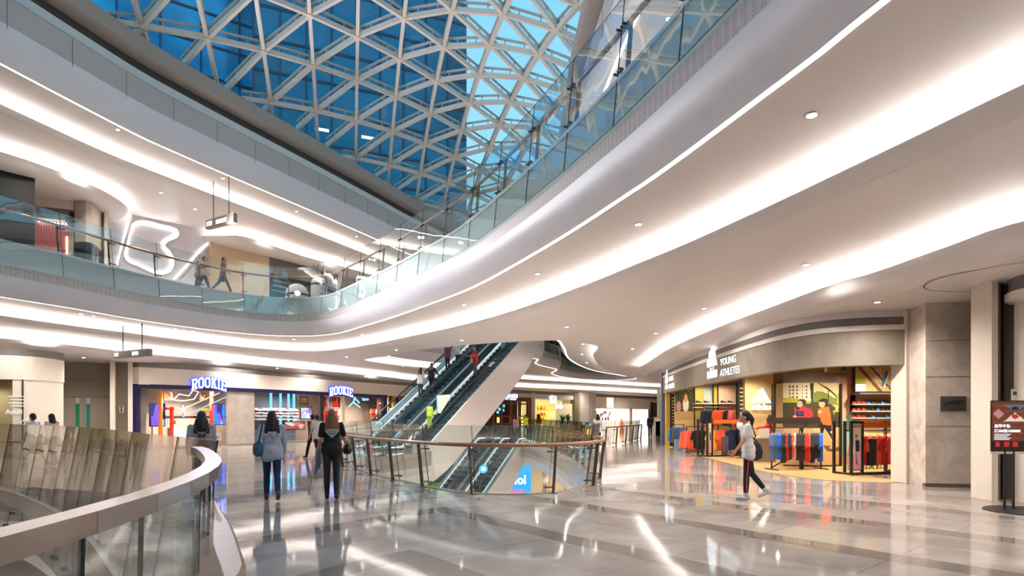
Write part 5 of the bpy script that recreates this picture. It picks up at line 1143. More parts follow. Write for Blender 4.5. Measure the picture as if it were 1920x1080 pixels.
MB().bar(fr(L*.02, .05, -.05), fr(L*.62, .55, -.05), .03).obj('brace', DARK, t)
b = MB(); b.box(fr, L*.58, L*.63, 0, z, -.06, .02); b.obj('black_post', DARK, t)
rail('coral hoodie rail near the left end of the sports shop', 1286, 1316, 800, 25, it('jacket', 'coral pink coral')+it('shirt', 'black black'), 'tops on the coral rail', 1.3, 20, lab='the coral rail')
rail('rail of blue and olive clothes by the far left of the sports shop', 1261, 1283, 796, 28, it('jacket', 'blue olive blue slate'), 'jackets on the far left rail', 1.15, 30, lab='the far left rail')
def framed(label, px0, px1, px2, py, pyb, D, items, group, lab, picture, s, rot):
    a, c = XY(px0, D), XY(px2, D+.6); fr = Fr(a, (c[0]-a[0], c[1]-a[1])); L = math.hypot(c[0]-a[0], c[1]-a[1]); z = zat(py, D)
    t = thing('clothes_display', label, 'clothes frame', (a[0], a[1], 0), world=True); pw = (px1-px0)/F*D
    for u in (0, pw, L-.05):
        for d in (0, -.55): b = MB(); b.box(fr, u, u+.06, 0, z, d-.06, d); b.obj('post', DARK, t)
    b = MB(); b.box(fr, pw, L, z-.17, z-.02, -.06, .0); b.obj('orange_beam', mat('orange_beam', '#d8642c', .5), t)
    b = MB(); b.box(fr, 0, pw+.06, z-.05, z, -.06, 0); b.obj('top_bar', DARK, t); b = MB(); b.box(fr, 0, L, 0, .06, -.06, 0); b.box(fr, 0, .06, 0, .06, -.6, 0); b.box(fr, L-.06, L, 0, .06, -.6, 0); b.obj('base_bar', DARK, t)
    MB().box(fr, .07, pw, .12, z-.14, -.04, -.02).obj('picture_board', DARK, t); raster('picture', lambda u, v, d=0.: fr(u+.08, v+.14, d-.015), pw-.1, z-.3, 20, 56, picture, MM, t)
    MB().tube([fr(pw, z-.26, -.28), fr(L, z-.26, -.28)], .015, 8).obj('rail', DARK, t); b = MB()
    for k in range(2): b.bar(fr(pw if k == 0 else L-.05, z-.26, 0), fr(pw if k == 0 else L-.05, z-.26, -.55), .03)
    b.obj('rail_bracket', DARK, t)
    g = MB()
    for k in range(12): g.bar(fr(pw+.06+(L-pw-.1)*k/11, .08, -.5), fr(pw+.06+(L-pw-.1)*k/11, .55, -.5), .012)
    for k in range(5): g.bar(fr(pw+.06, .1+.1*k, -.5), fr(L-.05, .1+.1*k, -.5), .012)
    g.obj('wire_mesh', DSTEEL, t)
    for i, (kn, cn, cv) in enumerate(items):
        q = fr(pw+(i+.6)/(len(items)+.2)*(L-pw), z-.26-.13*s, -.28); garment(f'{cn} {kn} on {lab}, {ORD[i]} hanger from the left', kn, cn, cv, q, math.atan2(fr.r[1], fr.r[0])+R(rot), group, s)
    return t, fr, L, z
def kid(u, v):
    if ((u-.45)/.13)**2+((v-.74)/.05)**2 < 1: return MI['skin']
    if ((u-.42)/.15)**2+((v-.79)/.035)**2 < 1: return MI['hair']
    if .3 < u < .8 and .42 < v < .7 and u-.3 > (v-.7)*.3: return MI['navy']
    if .35 < u < .75 and .12 < v < .42 and abs(u-.55)+.1 > (v*.6): return MI['shade'] if u < .55 else MI['pink']
    return MI['stone'] if v > .35+.3*u else MI['pink']
framed('black framed rail of red tops with picture panel at the right of the sports shop', 1596, 1623, 1697, 790, 890, 15.6, it('shirt', 'coral red coral coral red coral'), 'red tops on the right framed rail', 'the right framed rail', kid, 1.25, 14)
framed('black framed rail with orange beam near the middle of the sports shop', 1326, 1337, 1390, 786, 855, 22.6, it('shirt', 'yellow coral navy'), 'tops on the middle framed rail', 'the middle framed rail', kid, 1.3, 10)
p = XY(1357, 22.9); garment('purple trousers below the yellow tee on the middle framed rail', 'trousers', 'purple', CC['purple'], (p[0], p[1]-.12, .78), .1, None, .85)
p = XY(1640, 15.9); garment('black trousers hanging below the red tops on the right framed rail', 'trousers', 'black', CC['black'], (p[0], p[1]+.15, .95), .1, None, .85)
# counter, bench, locker, lamps
a = XY(1412, 20.5); t = thing('shop_counter', 'grey cube counter behind the walking woman', 'counter', (a[0]+.4, 20.5, 0)); b = MB(); b.box(WORLD, -.45, .45, 0, .8, -.4, .4); b.obj('body', mat('counter_grey', '#8d8478', .5), t); b = MB(); b.box(WORLD, -.48, .48, .8, .85, -.43, .43); b.obj('top', mat('counter_top', '#c9bfb2', .4), t)
b = MB(); b.box(WORLD, -.2, .15, .85, 1.15, -.05, 0); tag(b.obj('monitor', mat('monitor_white', '#efece4', .4)), 'small white monitor on the grey cube counter', 'monitor').location = (a[0]+.4, 20.5, 0)
a = XY(1577, 18.3); t = thing('bench', 'dark slim bench between mural and framed rail', 'bench', (a[0]+.12, 17.9, 0)); b = MB(); b.box(WORLD, 0, .75, .42, .48, -.18, .18); b.obj('seat', DARK, t)
for u in (.06, .66):
    for d in (-.14, .14): b = MB(); b.box(WORLD, u, u+.03, 0, .42, d-.015, d+.015); b.obj('leg', DARK, t)
a = XY(1266, 27); t = thing('locker', 'low grey blue locker under the far left rail', 'locker', (a[0], 27, 0)); b = MB(); b.box(WORLD, 0, .5, 0, .5, -.2, .2); b.obj('body', mat('locker_blue', '#6a7c88', .5), t); b = MB(); b.box(WORLD, .03, .47, .05, .45, -.22, -.2); b.obj('door', mat('locker_door', '#7d909c', .5), t)
a = XY(1279, 26); b = MB(); b.box(WORLD, 0, .8, 0, .22, -.3, .3); tag(b.obj('display_step', mat('step_grey', '#8a9494', .5)), 'low grey display step in front of the coral rail', 'platform').location = (a[0], 25.6, 0)
a = XY(1384, 22.2); t = thing('mannequin_head', 'white round mannequin head above the middle framed rail', 'mannequin', (a[0], 22.0, 0)); MB().lathe([(.14, 0), (.14, .02), (.02, .03), (.02, 1.05), (.05, 1.1)], (0, 0, 0), 14).obj('stand', DSTEEL, t); MB().ell((0, 0, 1.22), (.13, .15, .17)).obj('head', mat('mannequin_white', '#f2ece6', .4), t, smooth=True)
for px, py, D in ((1581, 691, 17.5),):
    p = XY(px, D); t = thing('spot_lamp', 'small black spotlight above the right edge of the mural', 'spotlight', (p[0], p[1], zat(py, D))); MB().tube([(0, 0, .08), (.0, -.03, -.1)], .05, 10).obj('head', BLACK, t); MB().tube([(0, 0, .05), (0, 0, .55)], .012, 6).obj('stem', BLACK, t)
# shoe wall
sw = thing('shoe_display', 'pale shoe wall at the right of the sports shop', 'shoe display', (11.5, 19, 0), world=True)
def art3(u, v):
    if u > .93: return MI['hedge']
    for cx, cy, s_ in ((.62, .5, 1), (.8, .42, 1)):
        x, y = (u-cx)*3.2, (v-cy); q, w_ = x*.5+y*.87, -x*.87+y*.5
        if abs(q) < .36 and abs(w_) < .13: return MI['blue'] if w_ > -.06 else MI['white']
    if u < .22 and v < .6: return MI['leaf'] if v > .3 else MI['white']
    if abs((u-.3)*2+(v-.5)*.9) < .09 or abs((u-.55)*2+(v-.5)*.9) < .05: return MI['shade']
    if .42 < u < .55 and .35 < v < .85 and (v*12) % 1 < .5: return MI['white']
    return MI['tan']
a, c = fx(1604, 1694, 19.0); fr = Fr(a, (1, 0)); W_ = c[0]-a[0]; z0, z1 = zat(734, 19), zat(688, 19)
MB().box(fr, 0, W_, z0-.05, z1, -.2, -.01).obj('picture_board', DARK, sw); raster('picture', lambda u, v, d=0.: fr(u, v+z0, d), W_, z1-z0, 70, 36, art3, MM, sw); MB().box(fr, 0, W_, z0-.1, z0-.05, -.1, .25).obj('shelf', mat('grey_shelf', '#5a5048', .5), sw)
MB().box(fr, 0, W_, .6, z0-.1, -.4, -.3).obj('peg_board', mat('peg_tan', '#dcc08c', .6), sw)
for r_, py in enumerate((758.5, 771.5, 784.5)):
    z = zat(py, 18.9)
    for i in range(10):
        q = fr((i+.5)/10*W_, z, -.12)
        shoe(f'{"red" if i < 3 else "dark"} shoe on the {["top", "middle", "lower"][r_]} row of the pale shoe wall, {ORD[i]} from the left', q, R(25), 1 if i < 3 else (2 if (i+r_) % 3 else 3), 'shoes on the pale shoe wall', 1.0)
        b = MB(); b.box(lambda u, v, d=0.: q+Vector((u, d, v)), -.1, .1, -.025, -.001, -.18, .08); b.obj('shelf_bracket', mat('bracket_dark', '#5f4a38', .5), sw)
a, c = fx(1576, 1604, 19.3); fr = Fr(a, (1, 0)); t = thing('wall_panel', 'pinkish side panel with teal slope right of the mural', 'panel', (a[0], 19.3, 0), world=True); MB().box(fr, 0, c[0]-a[0], 0, 2.9, -.1, 0).obj('panel', mat('pink_panel', '#d8a890', .5), t)
MB().prism(fr, [(0, .3), (.5, .3), (.5, 1.9), (0, 1.3)], 0, .02).obj('teal_slope', mat('teal_panel', '#88b4a8', .5), t)
# ---------------------------------------------------------------- pillar, glass columns, right edge
wallbox('trim_jamb', XY(1695.5, 13.85), XY(1706, 13.9), 0, 4.12, JAMB, .4, .05); wallbox('trim_jamb_dark', XY(1705, 13.9), XY(1716, 14.3), 0, 4.12, mat('jamb_brown', '#4a4038', .4), .1)
wallbox('wall_panel_green', XY(1714, 14.2), XY(1731, 13.6), 0, 4.12, mat('grey_green_panel', '#8c8a7c', .2), .1); wallbox('trim_jamb', XY(1729, 13.5), XY(1737, 13.3), 0, 4.12, JAMB, .4, .05)
PIL = stone('pillar_marble', '#d0c2b4', '#b5a697', 2.4, .25, .7)
a, c = XY(1735.5, 13.1), XY(1844, 12.9); fr = Fr(a, (c[0]-a[0], c[1]-a[1])); pw = math.hypot(c[0]-a[0], c[1]-a[1])
b = MB(); b.box(fr, 0, pw, 0, 4.14, -1.2, 0); struct(b.obj('wall_pillar', PIL))
b = MB()
for z in (1.35, 2.45, 3.25): b.box(fr, 0, pw, z, z+.012, 0, .004)
struct(b.obj('trim_joint', mat('marble_joint', '#7d7065', .5))); b = MB(); b.box(fr, -.02, pw+.02, 0, .08, -.1, .025); struct(b.obj('baseboard_pillar', mat('base_brown', '#5c5046', .4)))
u0, u1 = pw*.255, pw*.70; z0, z1 = zat(771, 13), zat(743, 13); pl = thing('wall_plaque', 'dark plaque with raised outline on the marble pillar', 'plaque', fr(u0, z0, 0), world=True); MB().box(fr, u0, u1, z0, z1, 0, .02).obj('plate', mat('plaque_dark', '#5a5550', .4, metal=.4), pl)
zc_ = (z0+z1)/2; uu = (u0+u1)/2; MB().prism(fr, [(uu-.2, zc_-.06), (uu-.08, zc_-.02), (uu+.1, zc_-.03), (uu+.2, zc_+.03), (uu+.18, zc_+.09), (uu, zc_+.07), (uu-.1, zc_+.05), (uu-.19, zc_+.02)], .02, .03).obj('relief', mat('plaque_relief', '#3d3935', .4, metal=.4), pl)
b = MB()
for k in range(3): b.box(fr, uu-.05+k*.08, uu+k*.08, z0+.03, z0+.05, .02, .024)
b.obj('small_letters', mat('plaque_relief', '#3d3935', .4), pl)
wallbox('trim_jamb_dark', XY(1843, 13.0), XY(1856, 12.0), 0, 4.12, mat('jamb_brown', '#4a4038', .4), .1)
wallbox('trim_jamb', XY(1855.5, 11.0), XY(1867, 11.0), 0, 4.12, JAMB, .5, .05); wallbox('trim_jamb_grey', XY(1866, 11.05), XY(1876, 11.15), 0, 4.12, mat('jamb_grey', '#9c8f84', .3), .2); wallbox('trim_jamb_black', XY(1875, 11.15), XY(1882, 11.2), 0, 4.12, BLACK, .2)
wallbox('wall_mirror_panel', XY(1880, 11.25), XY(1908, 11.0), 0, 4.12, mat('mirror_panel', '#8c8478', .06, metal=.5), .1); wallbox('trim_jamb', XY(1906, 10.9), XY(1975, 10.2), 0, 4.12, WARMW, .3, .05)
struct(MB().box(Fr((10.4, 10.0), (.25, -1)), 0, 14, 0, 4.2, -.3, 0).obj('wall_right', WARMW))
fr = Fr(XY(1897, 10.9), (1, -.1)); t = thing('notice_plate', 'white vertical notice plate on the mirrored panel at the right edge', 'sign', fr(0, 1.7, .1), world=True); MB().box(fr, -.03, .09, 1.78, 2.08, .02, .05).obj('plate', mat('plate_white', '#d8d4cc', .4), t); text('letters', '吸烟区', .08, DARK, fr, -.015, 1.97, .05, .005, t, sx=.4)
# curved bulkhead with grille at the right edge
BK = cr([(12.5, 8.9), (10.6, 9.15), (9.55, 9.7), (9.1, 10.4), (9.3, 11.0), (10.2, 11.6)], False, .15)
BK = list(reversed(BK))
struct(sweep('trim_bulkhead_grille', BK, [(0, 4.12), (0, 3.86)], GRILLED, False)); struct(sweep('trim_bulkhead_edge', BK, [(0, 3.86), (.06, 3.84), (.06, 3.72), (0, 3.68), (-.4, 3.66), (-1.2, 3.66)], mat('pale_strip', '#d9cfc6', .35), False))
rg = cr([(9.4, 11.9), (8.3, 11.7), (7.85, 11.0), (8.1, 10.0), (9.0, 9.0), (10.5, 8.0), (13, 7.3)], False, .12)
struct(sweep('trim_ceiling_reveal', rg, [(-.012, 4.098), (.022, 4.098)], mat('reveal_dark', '#6f655c', .6), False, smooth=False))  # flat dark strip along the ceiling outline
# poster stand
ps = thing('poster_stand', 'food poster on a black stand with round base at the right edge', 'poster stand', (8.45, 9.75, 0), world=True); fr = Fr((8.05, 9.85), (1, -.12))
MB().lathe([(.56, 0), (.56, .012), (.54, .02), (.03, .022)], (8.5, 9.72, 0), 40).obj('base_disc', BLACK, ps)
for u in (.2, .335): MB().bar(fr(u, .02, 0), fr(u, 1.0, 0), .028).obj('leg', BLACK, ps)
def menu(u, v):
    if v < .2: 
        return MI['black'] if not (.08 < v < .17 and any(abs(u-x) < .045 for x in (.1, .26, .42, .66))) else MI['red']
    def tri(cx, cy, s_, up=1): return abs(u-cx) < s_*(1-abs((v-cy)*up+.0)/(.16)) and abs(v-cy) < .16 and (v-cy)*up > -.08
    if ((u-.42)/.06)**2+((v-.70)/.05)**2 < 1: return 6
    if v > .6 and v < .78 and abs(u-.42) < .2*(1-(v-.6)/.18): return 12
    if ((u-.42)/.07)**2+((v-.86)/.04)**2 < 1: return 9
    if .8 < v < .94 and abs(u-.42) < .22*(1-(.94-v)/.14): return 16
    if ((u-.75)/.13)**2+((v-.8)/.09)**2 < 1: return 9 if ((u-.75)/.09)**2+((v-.8)/.06)**2 > 1 else 6
    if abs(u-.12) < .1 and .64 < v < .86 and abs(u-.12) < .1*(1-abs(v-.75)/.11): return 15
    return 18 if (v*9) % 1 < .55 else 19
MM2 = MM+[mat('menu_wood', '#7a4028', .5, noise=.2, nscale=12), mat('menu_wood_dark', '#693420', .5, noise=.2, nscale=12)]
MB().box(fr, .0, .86, .95, 1.84, -.03, -.005).obj('board', DARK, ps); raster('poster', lambda u, v, d=0.: fr(u+.01, v+1.0, d), .84, .82, 64, 62, menu, MM2, ps)
MB().box(fr, -.005, .865, .945, .985, -.035, .01).obj('bottom_rail', mat('rail_pale', '#b8a89c', .35), ps)
PW = mat('poster_white', '#f0e6da', .5); text('lettering', '自助午餐', .062, PW, fr, .04, 1.39, .004, .002, ps, bold=.002); text('lettering', '满200送100', .058, PW, fr, .04, 1.31, .004, .002, ps, bold=.002)
b = MB()
for k in range(5): b.box(fr, .04, .3-.03*(k % 3), 1.27-k*.022, 1.278-k*.022, .003, .005)
b.box(fr, .33, .44, 1.31, 1.35, .003, .005); b.obj('small_print', PW, ps)
# ---------------------------------------------------------------- recessed ceiling lamps
proto_l = None
DL = [('the ceiling step under the gallery', 5.3, [(1522, 215), (1197, 420), (1008, 513), (870, 571), (679, 627), (551, 636), (362, 621), (329, 616), (176, 592), (152, 588)]),
      ('the middle ceiling step', 4.85, [(1511, 496), (1320, 578), (1230, 625), (1186, 654), (1063, 613), (866, 638), (743, 656), (650, 669), (755, 686), (704, 694), (85, 624), (590, 680), (430, 664)]),
      ('the lower ceiling before the shops', 4.1, [(1645, 566), (157, 670), (520, 690)]),
      ('the outer gallery storey ceiling', 12.3, [(221, 243), (418, 334), (556, 396), (669, 443)]),
      ('the inner gallery storey ceiling', 11.85, [(157, 317), (302, 361), (366, 392), (511, 441), (632, 481), (1253, 35)]),
      ('the ceiling right of the escalators', 5.3, [(1093, 645), (1091, 664), (1100, 680)])]
def lamp(label, p, big=1.0, power=60):
    global proto_l
    if proto_l is None:
        t = thing('ceiling_light', label, 'ceiling light', p, group='recessed ceiling lights'); MB().lathe([(.062, -.012), (.085, -.012), (.09, 0), (.062, 0)], (0, 0, 0), 20).obj('trim_ring', mat('lamp_ring', '#b5aca6', .3, metal=.6), t); MB().lathe([(.001, -.014), (.062, -.014)], (0, 0, 0), 20).obj('lens', LAMP, t); proto_l = t
    else:
        t = copy_tree(proto_l); t.location = p; tag(t, label, 'ceiling light', 'recessed ceiling lights')
    sp(p, power)
def sp(p, power, angle=150, col=(1, .945, .885), size=.09):
    ld = bpy.data.lights.new('lamp_and_fill_spot', 'SPOT'); ld.energy = power*LG; ld.color = col; ld.spot_size = R(angle); ld.spot_blend = .8; ld.shadow_soft_size = size
    lo = bpy.data.objects.new('lamp_and_fill_spot', ld); COL.objects.link(lo); lo.location = (p[0], p[1], p[2]-.03)
LG = 1.0
for nm, z, pts in DL:
    for i, (px, py) in enumerate(sorted(pts)):
        x, y = U(px, py, z); lamp(f'round recessed light in {nm}, {ORD[i]} from the left', (x, y, z-.001), power=(300 if y > 10 else 140) if z < 6 else 230)
# extra spots without fittings added for more light, and lamps inside the shops
def area(p, power, sx_, sy_, col=(1, .9, .78), rot=(0, 0, 0)):
    if p[2] > 0:                                        # shop ceilings: a grid of small track spots
        nx, ny = max(1, round(sx_/1.1)), max(1, round(sy_/1.1)); M_ = Matrix.Rotation(rot[2], 3, 'Z')
        for i in range(nx):
            for k in range(ny): sp(Vector(p)+M_ @ Vector(((i+.5)/nx*sx_-sx_/2, (k+.5)/ny*sy_-sy_/2, 0)), power*4/(nx*ny), 160, col, .06)
        return
    ld = bpy.data.lights.new('lower_fill_light', 'AREA'); ld.shape = 'RECTANGLE'; ld.size = sx_; ld.size_y = sy_; ld.energy = power; ld.color = col
    lo = bpy.data.objects.new('lower_fill_light', ld); COL.objects.link(lo); lo.location = p; lo.rotation_euler = rot
for p in ((3.6, -3, 5.27), (8.5, 4.5, 4.82), (9, 0, 4.82), (8, -6, 4.82), (9.8, 6.5, 4.05), (6.2, 8.6, 4.82), (5.3, 12.6, 4.82), (4.5, 18, 4.82), (4, 24, 4.82), (6, 32, 4.82), (10.6, 45, 4.82), (14, 51, 4.82), (8.1, 63, 4.82), (15, 69, 4.82), (-18.3, 21, 4.82), (-16.5, 25.6, 4.82), (-13.7, 31.3, 4.82), (-11.3, 34, 4.82), (-3.6, 26.6, 4.82), (-1, 24.4, 4.82), (-6.9, 30.4, 4.82), (-2.5, -10.3, 5.27), (-19.5, 2, 5.27)): sp(p, (300 if p[0] > -16 else 130) if p[1] > 11 else 200)
for p in ((-16.5, 27.4, 11.83), (-17.7, 22.3, 11.83), (-10.8, 36.3, 11.83), (3.9, 20, 12.27), (4.4, 12, 12.27), (3.9, 30, 12.27), (-1, 46.2, 12.27)): sp(p, 230)
area((9.6, 28, 3.2), 95, 2, 5, (1, .87, .68)); area((9.0, 21, 3.2), 90, 1.6, 3.5, (1, .87, .68)); area((9.2, 16.6, 3.2), 100, 1.8, 1.2, (1, .86, .66)); area((11.6, 17.6, 3.2), 90, 1.6, 1.2, (1, .87, .68))
area((-16.6, 31.2, 3.2), 240, 1.5, 2.2, (1, .86, .72), (0, 0, R(-50))); area((-13.6, 36.5, 3.2), 220, 1.5, 3, (1, .9, .82), (0, 0, R(-27))); area((-10.6, 42.5, 3.2), 260, 1.5, 3.5, (1, .86, .72), (0, 0, R(-27)))
area((3.5, 63.5, 3.2), 260, 4, 1.5, (1, .9, .6), (0, 0, R(49))); area((12.5, 73.5, 3.2), 300, 5, 1.5, (1, .9, .8), (0, 0, R(48))); area((-2.4, 57.5, 3.2), 70, 4, 1.5, (1, .75, .5), (0, 0, R(52)))
for p in ((2, 38, -1.7), (6, 25, -1.7), (-9, 22, -1.7), (-12, 44, -1.7), (4, 14, -1.7), (-20, 10, -1.7), (-6, -6, -1.7), (0, 8, -1.7), (3, 42, -1.7)): area(p, 520, 2.5, 2.5, (1, .94, .88))  # unseen area lights added to brighten the lower storey

def fill_spot(p, r_, power, col=(.95, .93, 1)):  # added fill light for dome beams and fascias, no fittings there
    ld = bpy.data.lights.new('added_fill_light', 'SPOT'); ld.energy = power; ld.color = col; ld.spot_size = R(150); ld.spot_blend = .9; ld.shadow_soft_size = .12
    lo = bpy.data.objects.new('added_fill_light', ld); COL.objects.link(lo); lo.location = p; lo.rotation_euler = r_
for p, r_ in (((3.5, 18, 8.6), (0, R(142), 0)), ((3.2, 30, 8.6), (0, R(142), 0)), ((3.2, 40, 8.6), (0, R(142), 0))): fill_spot(p, r_, 220, (1, .88, .76))  # added to lighten the dome beams and the left roof fascia

for p, r_ in (((-13.2, 19, 8.5), (0, R(-112), 0)), ((-12.6, 24.5, 8.5), (0, R(-112), R(-20)))): fill_spot(p, r_, 1900)  # added to lighten the right gallery fascia
for p in ((-25, 14.5, 4.07), (-29, 9, 4.07), (-26, 18.5, 4.07), (-31, 14, 4.07), (-22.5, 8, 4.82)): sp(p, 330)  # added to brighten what the left balustrade glass reflects
area((-21, 22.3, 2.9), 55, 3, .8, (1, .95, .85), (0, 0, R(10)))  # added to brighten the corner shop in the same reflection
# ---------------------------------------------------------------- people: every body one continuous remeshed skin, clothes and hair as its parts
def prim_bm(bm, prims):
    for pr in prims:
        if pr[0] == 'E':
            _, c, r = pr[:3]; M = Matrix.Translation(c) @ (pr[3].to_4x4() if len(pr) > 3 else Matrix.Identity(4)) @ Matrix.Diagonal((r[0], r[1], r[2], 1))
            bmesh.ops.create_uvsphere(bm, u_segments=14, v_segments=9, radius=1, matrix=M)
        else:
            _, a, b, ra, rb = pr; a = Vector(a); b = Vector(b); d = b-a
            for p, r in ((a, ra), (b, rb)): bmesh.ops.create_uvsphere(bm, u_segments=12, v_segments=8, radius=r, matrix=Matrix.Translation(p))
            if d.length > 1e-5:
                q = d.to_track_quat('Z', 'Y').to_matrix().to_4x4(); M = Matrix.Translation((a+b)/2) @ q
                bmesh.ops.create_cone(bm, cap_ends=True, segments=12, radius1=ra, radius2=rb, depth=d.length, matrix=M)
def blob(name, prims, m, parent, vox, smooth=3):
    bm = bmesh.new(); prim_bm(bm, prims); me = bpy.data.meshes.new(name); bm.to_mesh(me); bm.free()
    o = bpy.data.objects.new(name, me); COL.objects.link(o)
    md = o.modifiers.new('r', 'REMESH'); md.mode = 'VOXEL'; md.voxel_size = vox
    if smooth: s = o.modifiers.new('s', 'SMOOTH'); s.factor = .5; s.iterations = smooth
    dg = bpy.context.evaluated_depsgraph_get(); nm = bpy.data.meshes.new_from_object(o.evaluated_get(dg)); bpy.data.objects.remove(o); bpy.data.meshes.remove(me)
    nm.name = name; nm.materials.clear(); nm.shade_smooth(); return link(name, nm, m, parent)
def fab(c, n=.05): return mat('fabric_'+c.lstrip('#'), c, .8, noise=n, nscale=14)
def person(label, loc, rz, H=1.64, vox=.012, skin='#c99072', hair=('#1a1210', 'long'), top=('#cccccc', 'short'), bottom=('#20243a', 'trousers'), shoes='#2a2220', tl=12, tr=-14, kl=8, kr=18, al=-10, ar=12, el_=15, er=20, abl=6, abr=6, lean=2, turn=0, nod=0, fingers=None, build=1.0, belly=0.):
    s = H/1.64; t = thing('person', label, 'person', loc, rz); fingers = vox <= .013 if fingers is None else fingers
    SK = mat('skin_'+skin[1:], skin, .55, noise=.05, nscale=9); HA = mat('hair_'+hair[0][1:], hair[0], .45, noise=.35, nscale=30)
    v = lambda x, y, z: Vector((x, y, z))
    def dirn(a): return v(0, math.sin(R(a)), -math.cos(R(a)))
    J = {}
    for sd, th, kn in ((-1, tl, kl), (1, tr, kr)):
        h = v(.082*sd, 0, 0); k = h+dirn(th)*.41; a = k+dirn(th-kn)*.40; pit = max(0, (kn-th)*.75) if kn-th > 14 else 0
        fd = v(.03*sd, math.cos(R(pit)), -math.sin(R(pit))).normalized(); heel = a+dirn(th-kn)*.03-fd*.035; ball = a+fd*.13+v(0, 0, -.03) if pit > 0 else a+fd*.15+v(0, 0, -.025)
        J[sd] = (h, k, a, heel, ball)
    low = min(min(J[q][3].z-.045, J[q][4].z-.04) for q in J); hz = -low
    up = lambda p: p+v(0, 0, hz)
    for q in J: J[q] = tuple(up(p) for p in J[q])
    ln = R(lean); T = lambda x, y, z: v(x, y*math.cos(ln)+z*math.sin(ln), z*math.cos(ln)-y*math.sin(ln))+v(0, 0, hz)
    chest = T(0, 0, .36); sh = {q: T(.158*q*build, 0, .485) for q in (-1, 1)}; neck = T(0, -.005, .53); hd = T(0, .02, .66); 
    hq = Matrix.Rotation(R(turn), 3, 'Z') @ Matrix.Rotation(R(-nod), 3, 'X'); HP = lambda x, y, z: hd+hq @ v(x, y, z)
    A = {}
    for q, a_, e_, ab in ((-1, al, el_, abl), (1, ar, er, abr)):
        d1 = v(q*math.sin(R(ab)), math.sin(R(a_)), -math.cos(R(a_))*math.cos(R(ab))).normalized(); d2 = v(q*math.sin(R(ab*.5)), math.sin(R(a_+e_)), -math.cos(R(a_+e_))).normalized()
        e = sh[q]+d1*.27; wv = e+d2*.235; A[q] = (sh[q], e, wv, d2)
    b = [('E', chest, (.142*build, .098, .17)), ('E', T(0, 0, .2), (.122*build, .088+belly, .14)), ('E', T(0, -.01, .04), (.152*build, .108, .13)), ('C', neck-v(0, 0, .05), hd-v(0, 0, .05), .05, .047)]
    b += [('E', HP(0, .0, .02), (.074, .092, .105), hq), ('E', HP(0, .025, -.045), (.055, .066, .065), hq), ('C', HP(0, .085, -.005), HP(0, .103, -.03), .008, .013), ('C', HP(0, .085, -.098+.015), HP(0, .08, -.09), .02, .018)]
    b += [('E', HP(q*.075, -.005, -.01), (.012, .02, .03), hq) for q in (-1, 1)] + [('C', HP(-.016, .083, -.056), HP(.016, .083, -.056), .009, .009)]
    hands = []
    for q in A:
        s_, e, w_, d = A[q]; b += [('C', s_, e, .044, .036), ('C', e, w_, .036, .025)]
        side = v(0, 1, 0); side = (side-d*side.dot(d)).normalized(); out = d.cross(side)
        pc = w_+d*.045; hnd = [('E', pc, (.018, .04, .05), Matrix((out, side, d)).transposed())]
        if fingers:
            for k, (o_, l_) in enumerate(((.03, .06), (.01, .07), (-.01, .066), (-.029, .05))):
                f0 = w_+d*.08+side*o_; f1 = f0+d*l_*.55-out*q*.006; f2 = f1+d*l_*.4-out*q*.022; hnd += [('C', f0, f1, .0095, .0088), ('C', f1, f2, .0088, .0075)]
            th0 = w_+d*.03+side*.036; th1 = th0+side*.025+d*.025; hnd += [('C', th0, th1, .012, .0105), ('C', th1, th1+d*.028, .0105, .008)]
        else: hnd += [('C', w_+d*.07, w_+d*.13, .03, .018)]
        b += hnd
    for q in J: h, k, a, he, ba = J[q]; b += [('C', h, k, .078, .05), ('C', k, k.lerp(a, .35), .048, .05), ('C', k.lerp(a, .35), a, .05, .032), ('C', he, ba, .032, .028)]
    sc = lambda P: [(p[0],)+tuple((x*s if isinstance(x, Vector) else (tuple(y*s for y in x) if isinstance(x, tuple) else (x if isinstance(x, Matrix) else x*s))) for x in p[1:]) for p in P]
    body = blob('body', sc(b), SK, t, vox, 2)
    if vox <= .013:
        EY = mat('eye_dark', '#15100e', .2)
        for q in (-1, 1): m_ = MB().ell(HP(q*.03, .079, .012)*s, (.012, .008, .008), 10, 6); m_.obj('eye', EY, t, smooth=True); m_ = MB().tube([HP(q*.045, .075, .034)*s, HP(q*.03, .084, .038)*s, HP(q*.015, .086, .034)*s], .004, 5); m_.obj('eyebrow', HA, t)
        MB().tube([HP(-.02, .086, -.056)*s, HP(0, .094, -.057)*s, HP(.02, .086, -.056)*s], .006, 6).obj('lips', mat('lip_red', '#a8544a', .4), t)
    # hair
    hs = hair[1]; hp = [('E', HP(0, -.016, .04), (.083, .094, .098), hq), ('E', HP(0, -.045, .0), (.08, .072, .085), hq)]
    if hs == 'long': hp += [('C', HP(q*.06, -.055, -.06), HP(q*.085, -.085, -.26), .055, .055) for q in (-1, 1)]+ [('C', HP(q*.045, -.05, -.02), HP(q*.05, -.085, -.2), .05, .055) for q in (-1, 1)]+[('C', HP(0, -.07, -.02), HP(0, -.1, -.22), .06, .06)]+[('C', HP(q*.05, -.09, -.2), HP(q*.03, -.1, -.34), .055, .03) for q in (-1, 1)]
    elif hs == 'mid': hp += [('C', HP(q*.05, -.04, -.02), HP(q*.06, -.06, -.17), .05, .045) for q in (-1, 1)]+[('C', HP(0, -.06, -.02), HP(0, -.075, -.18), .06, .055)]
    elif hs == 'pony': hp += [('C', HP(0, -.1, .03), HP(0, -.13, -.05), .035, .04), ('C', HP(0, -.13, -.05), HP(0, -.12, -.2), .04, .02)]
    elif hs == 'bun': hp += [('E', HP(0, -.12, .05), (.05, .045, .05))]
    blob('hair', sc(hp), HA, t, vox*1.1, 2)
    # top
    tc_, ts = top[0], top[1]; g = .016
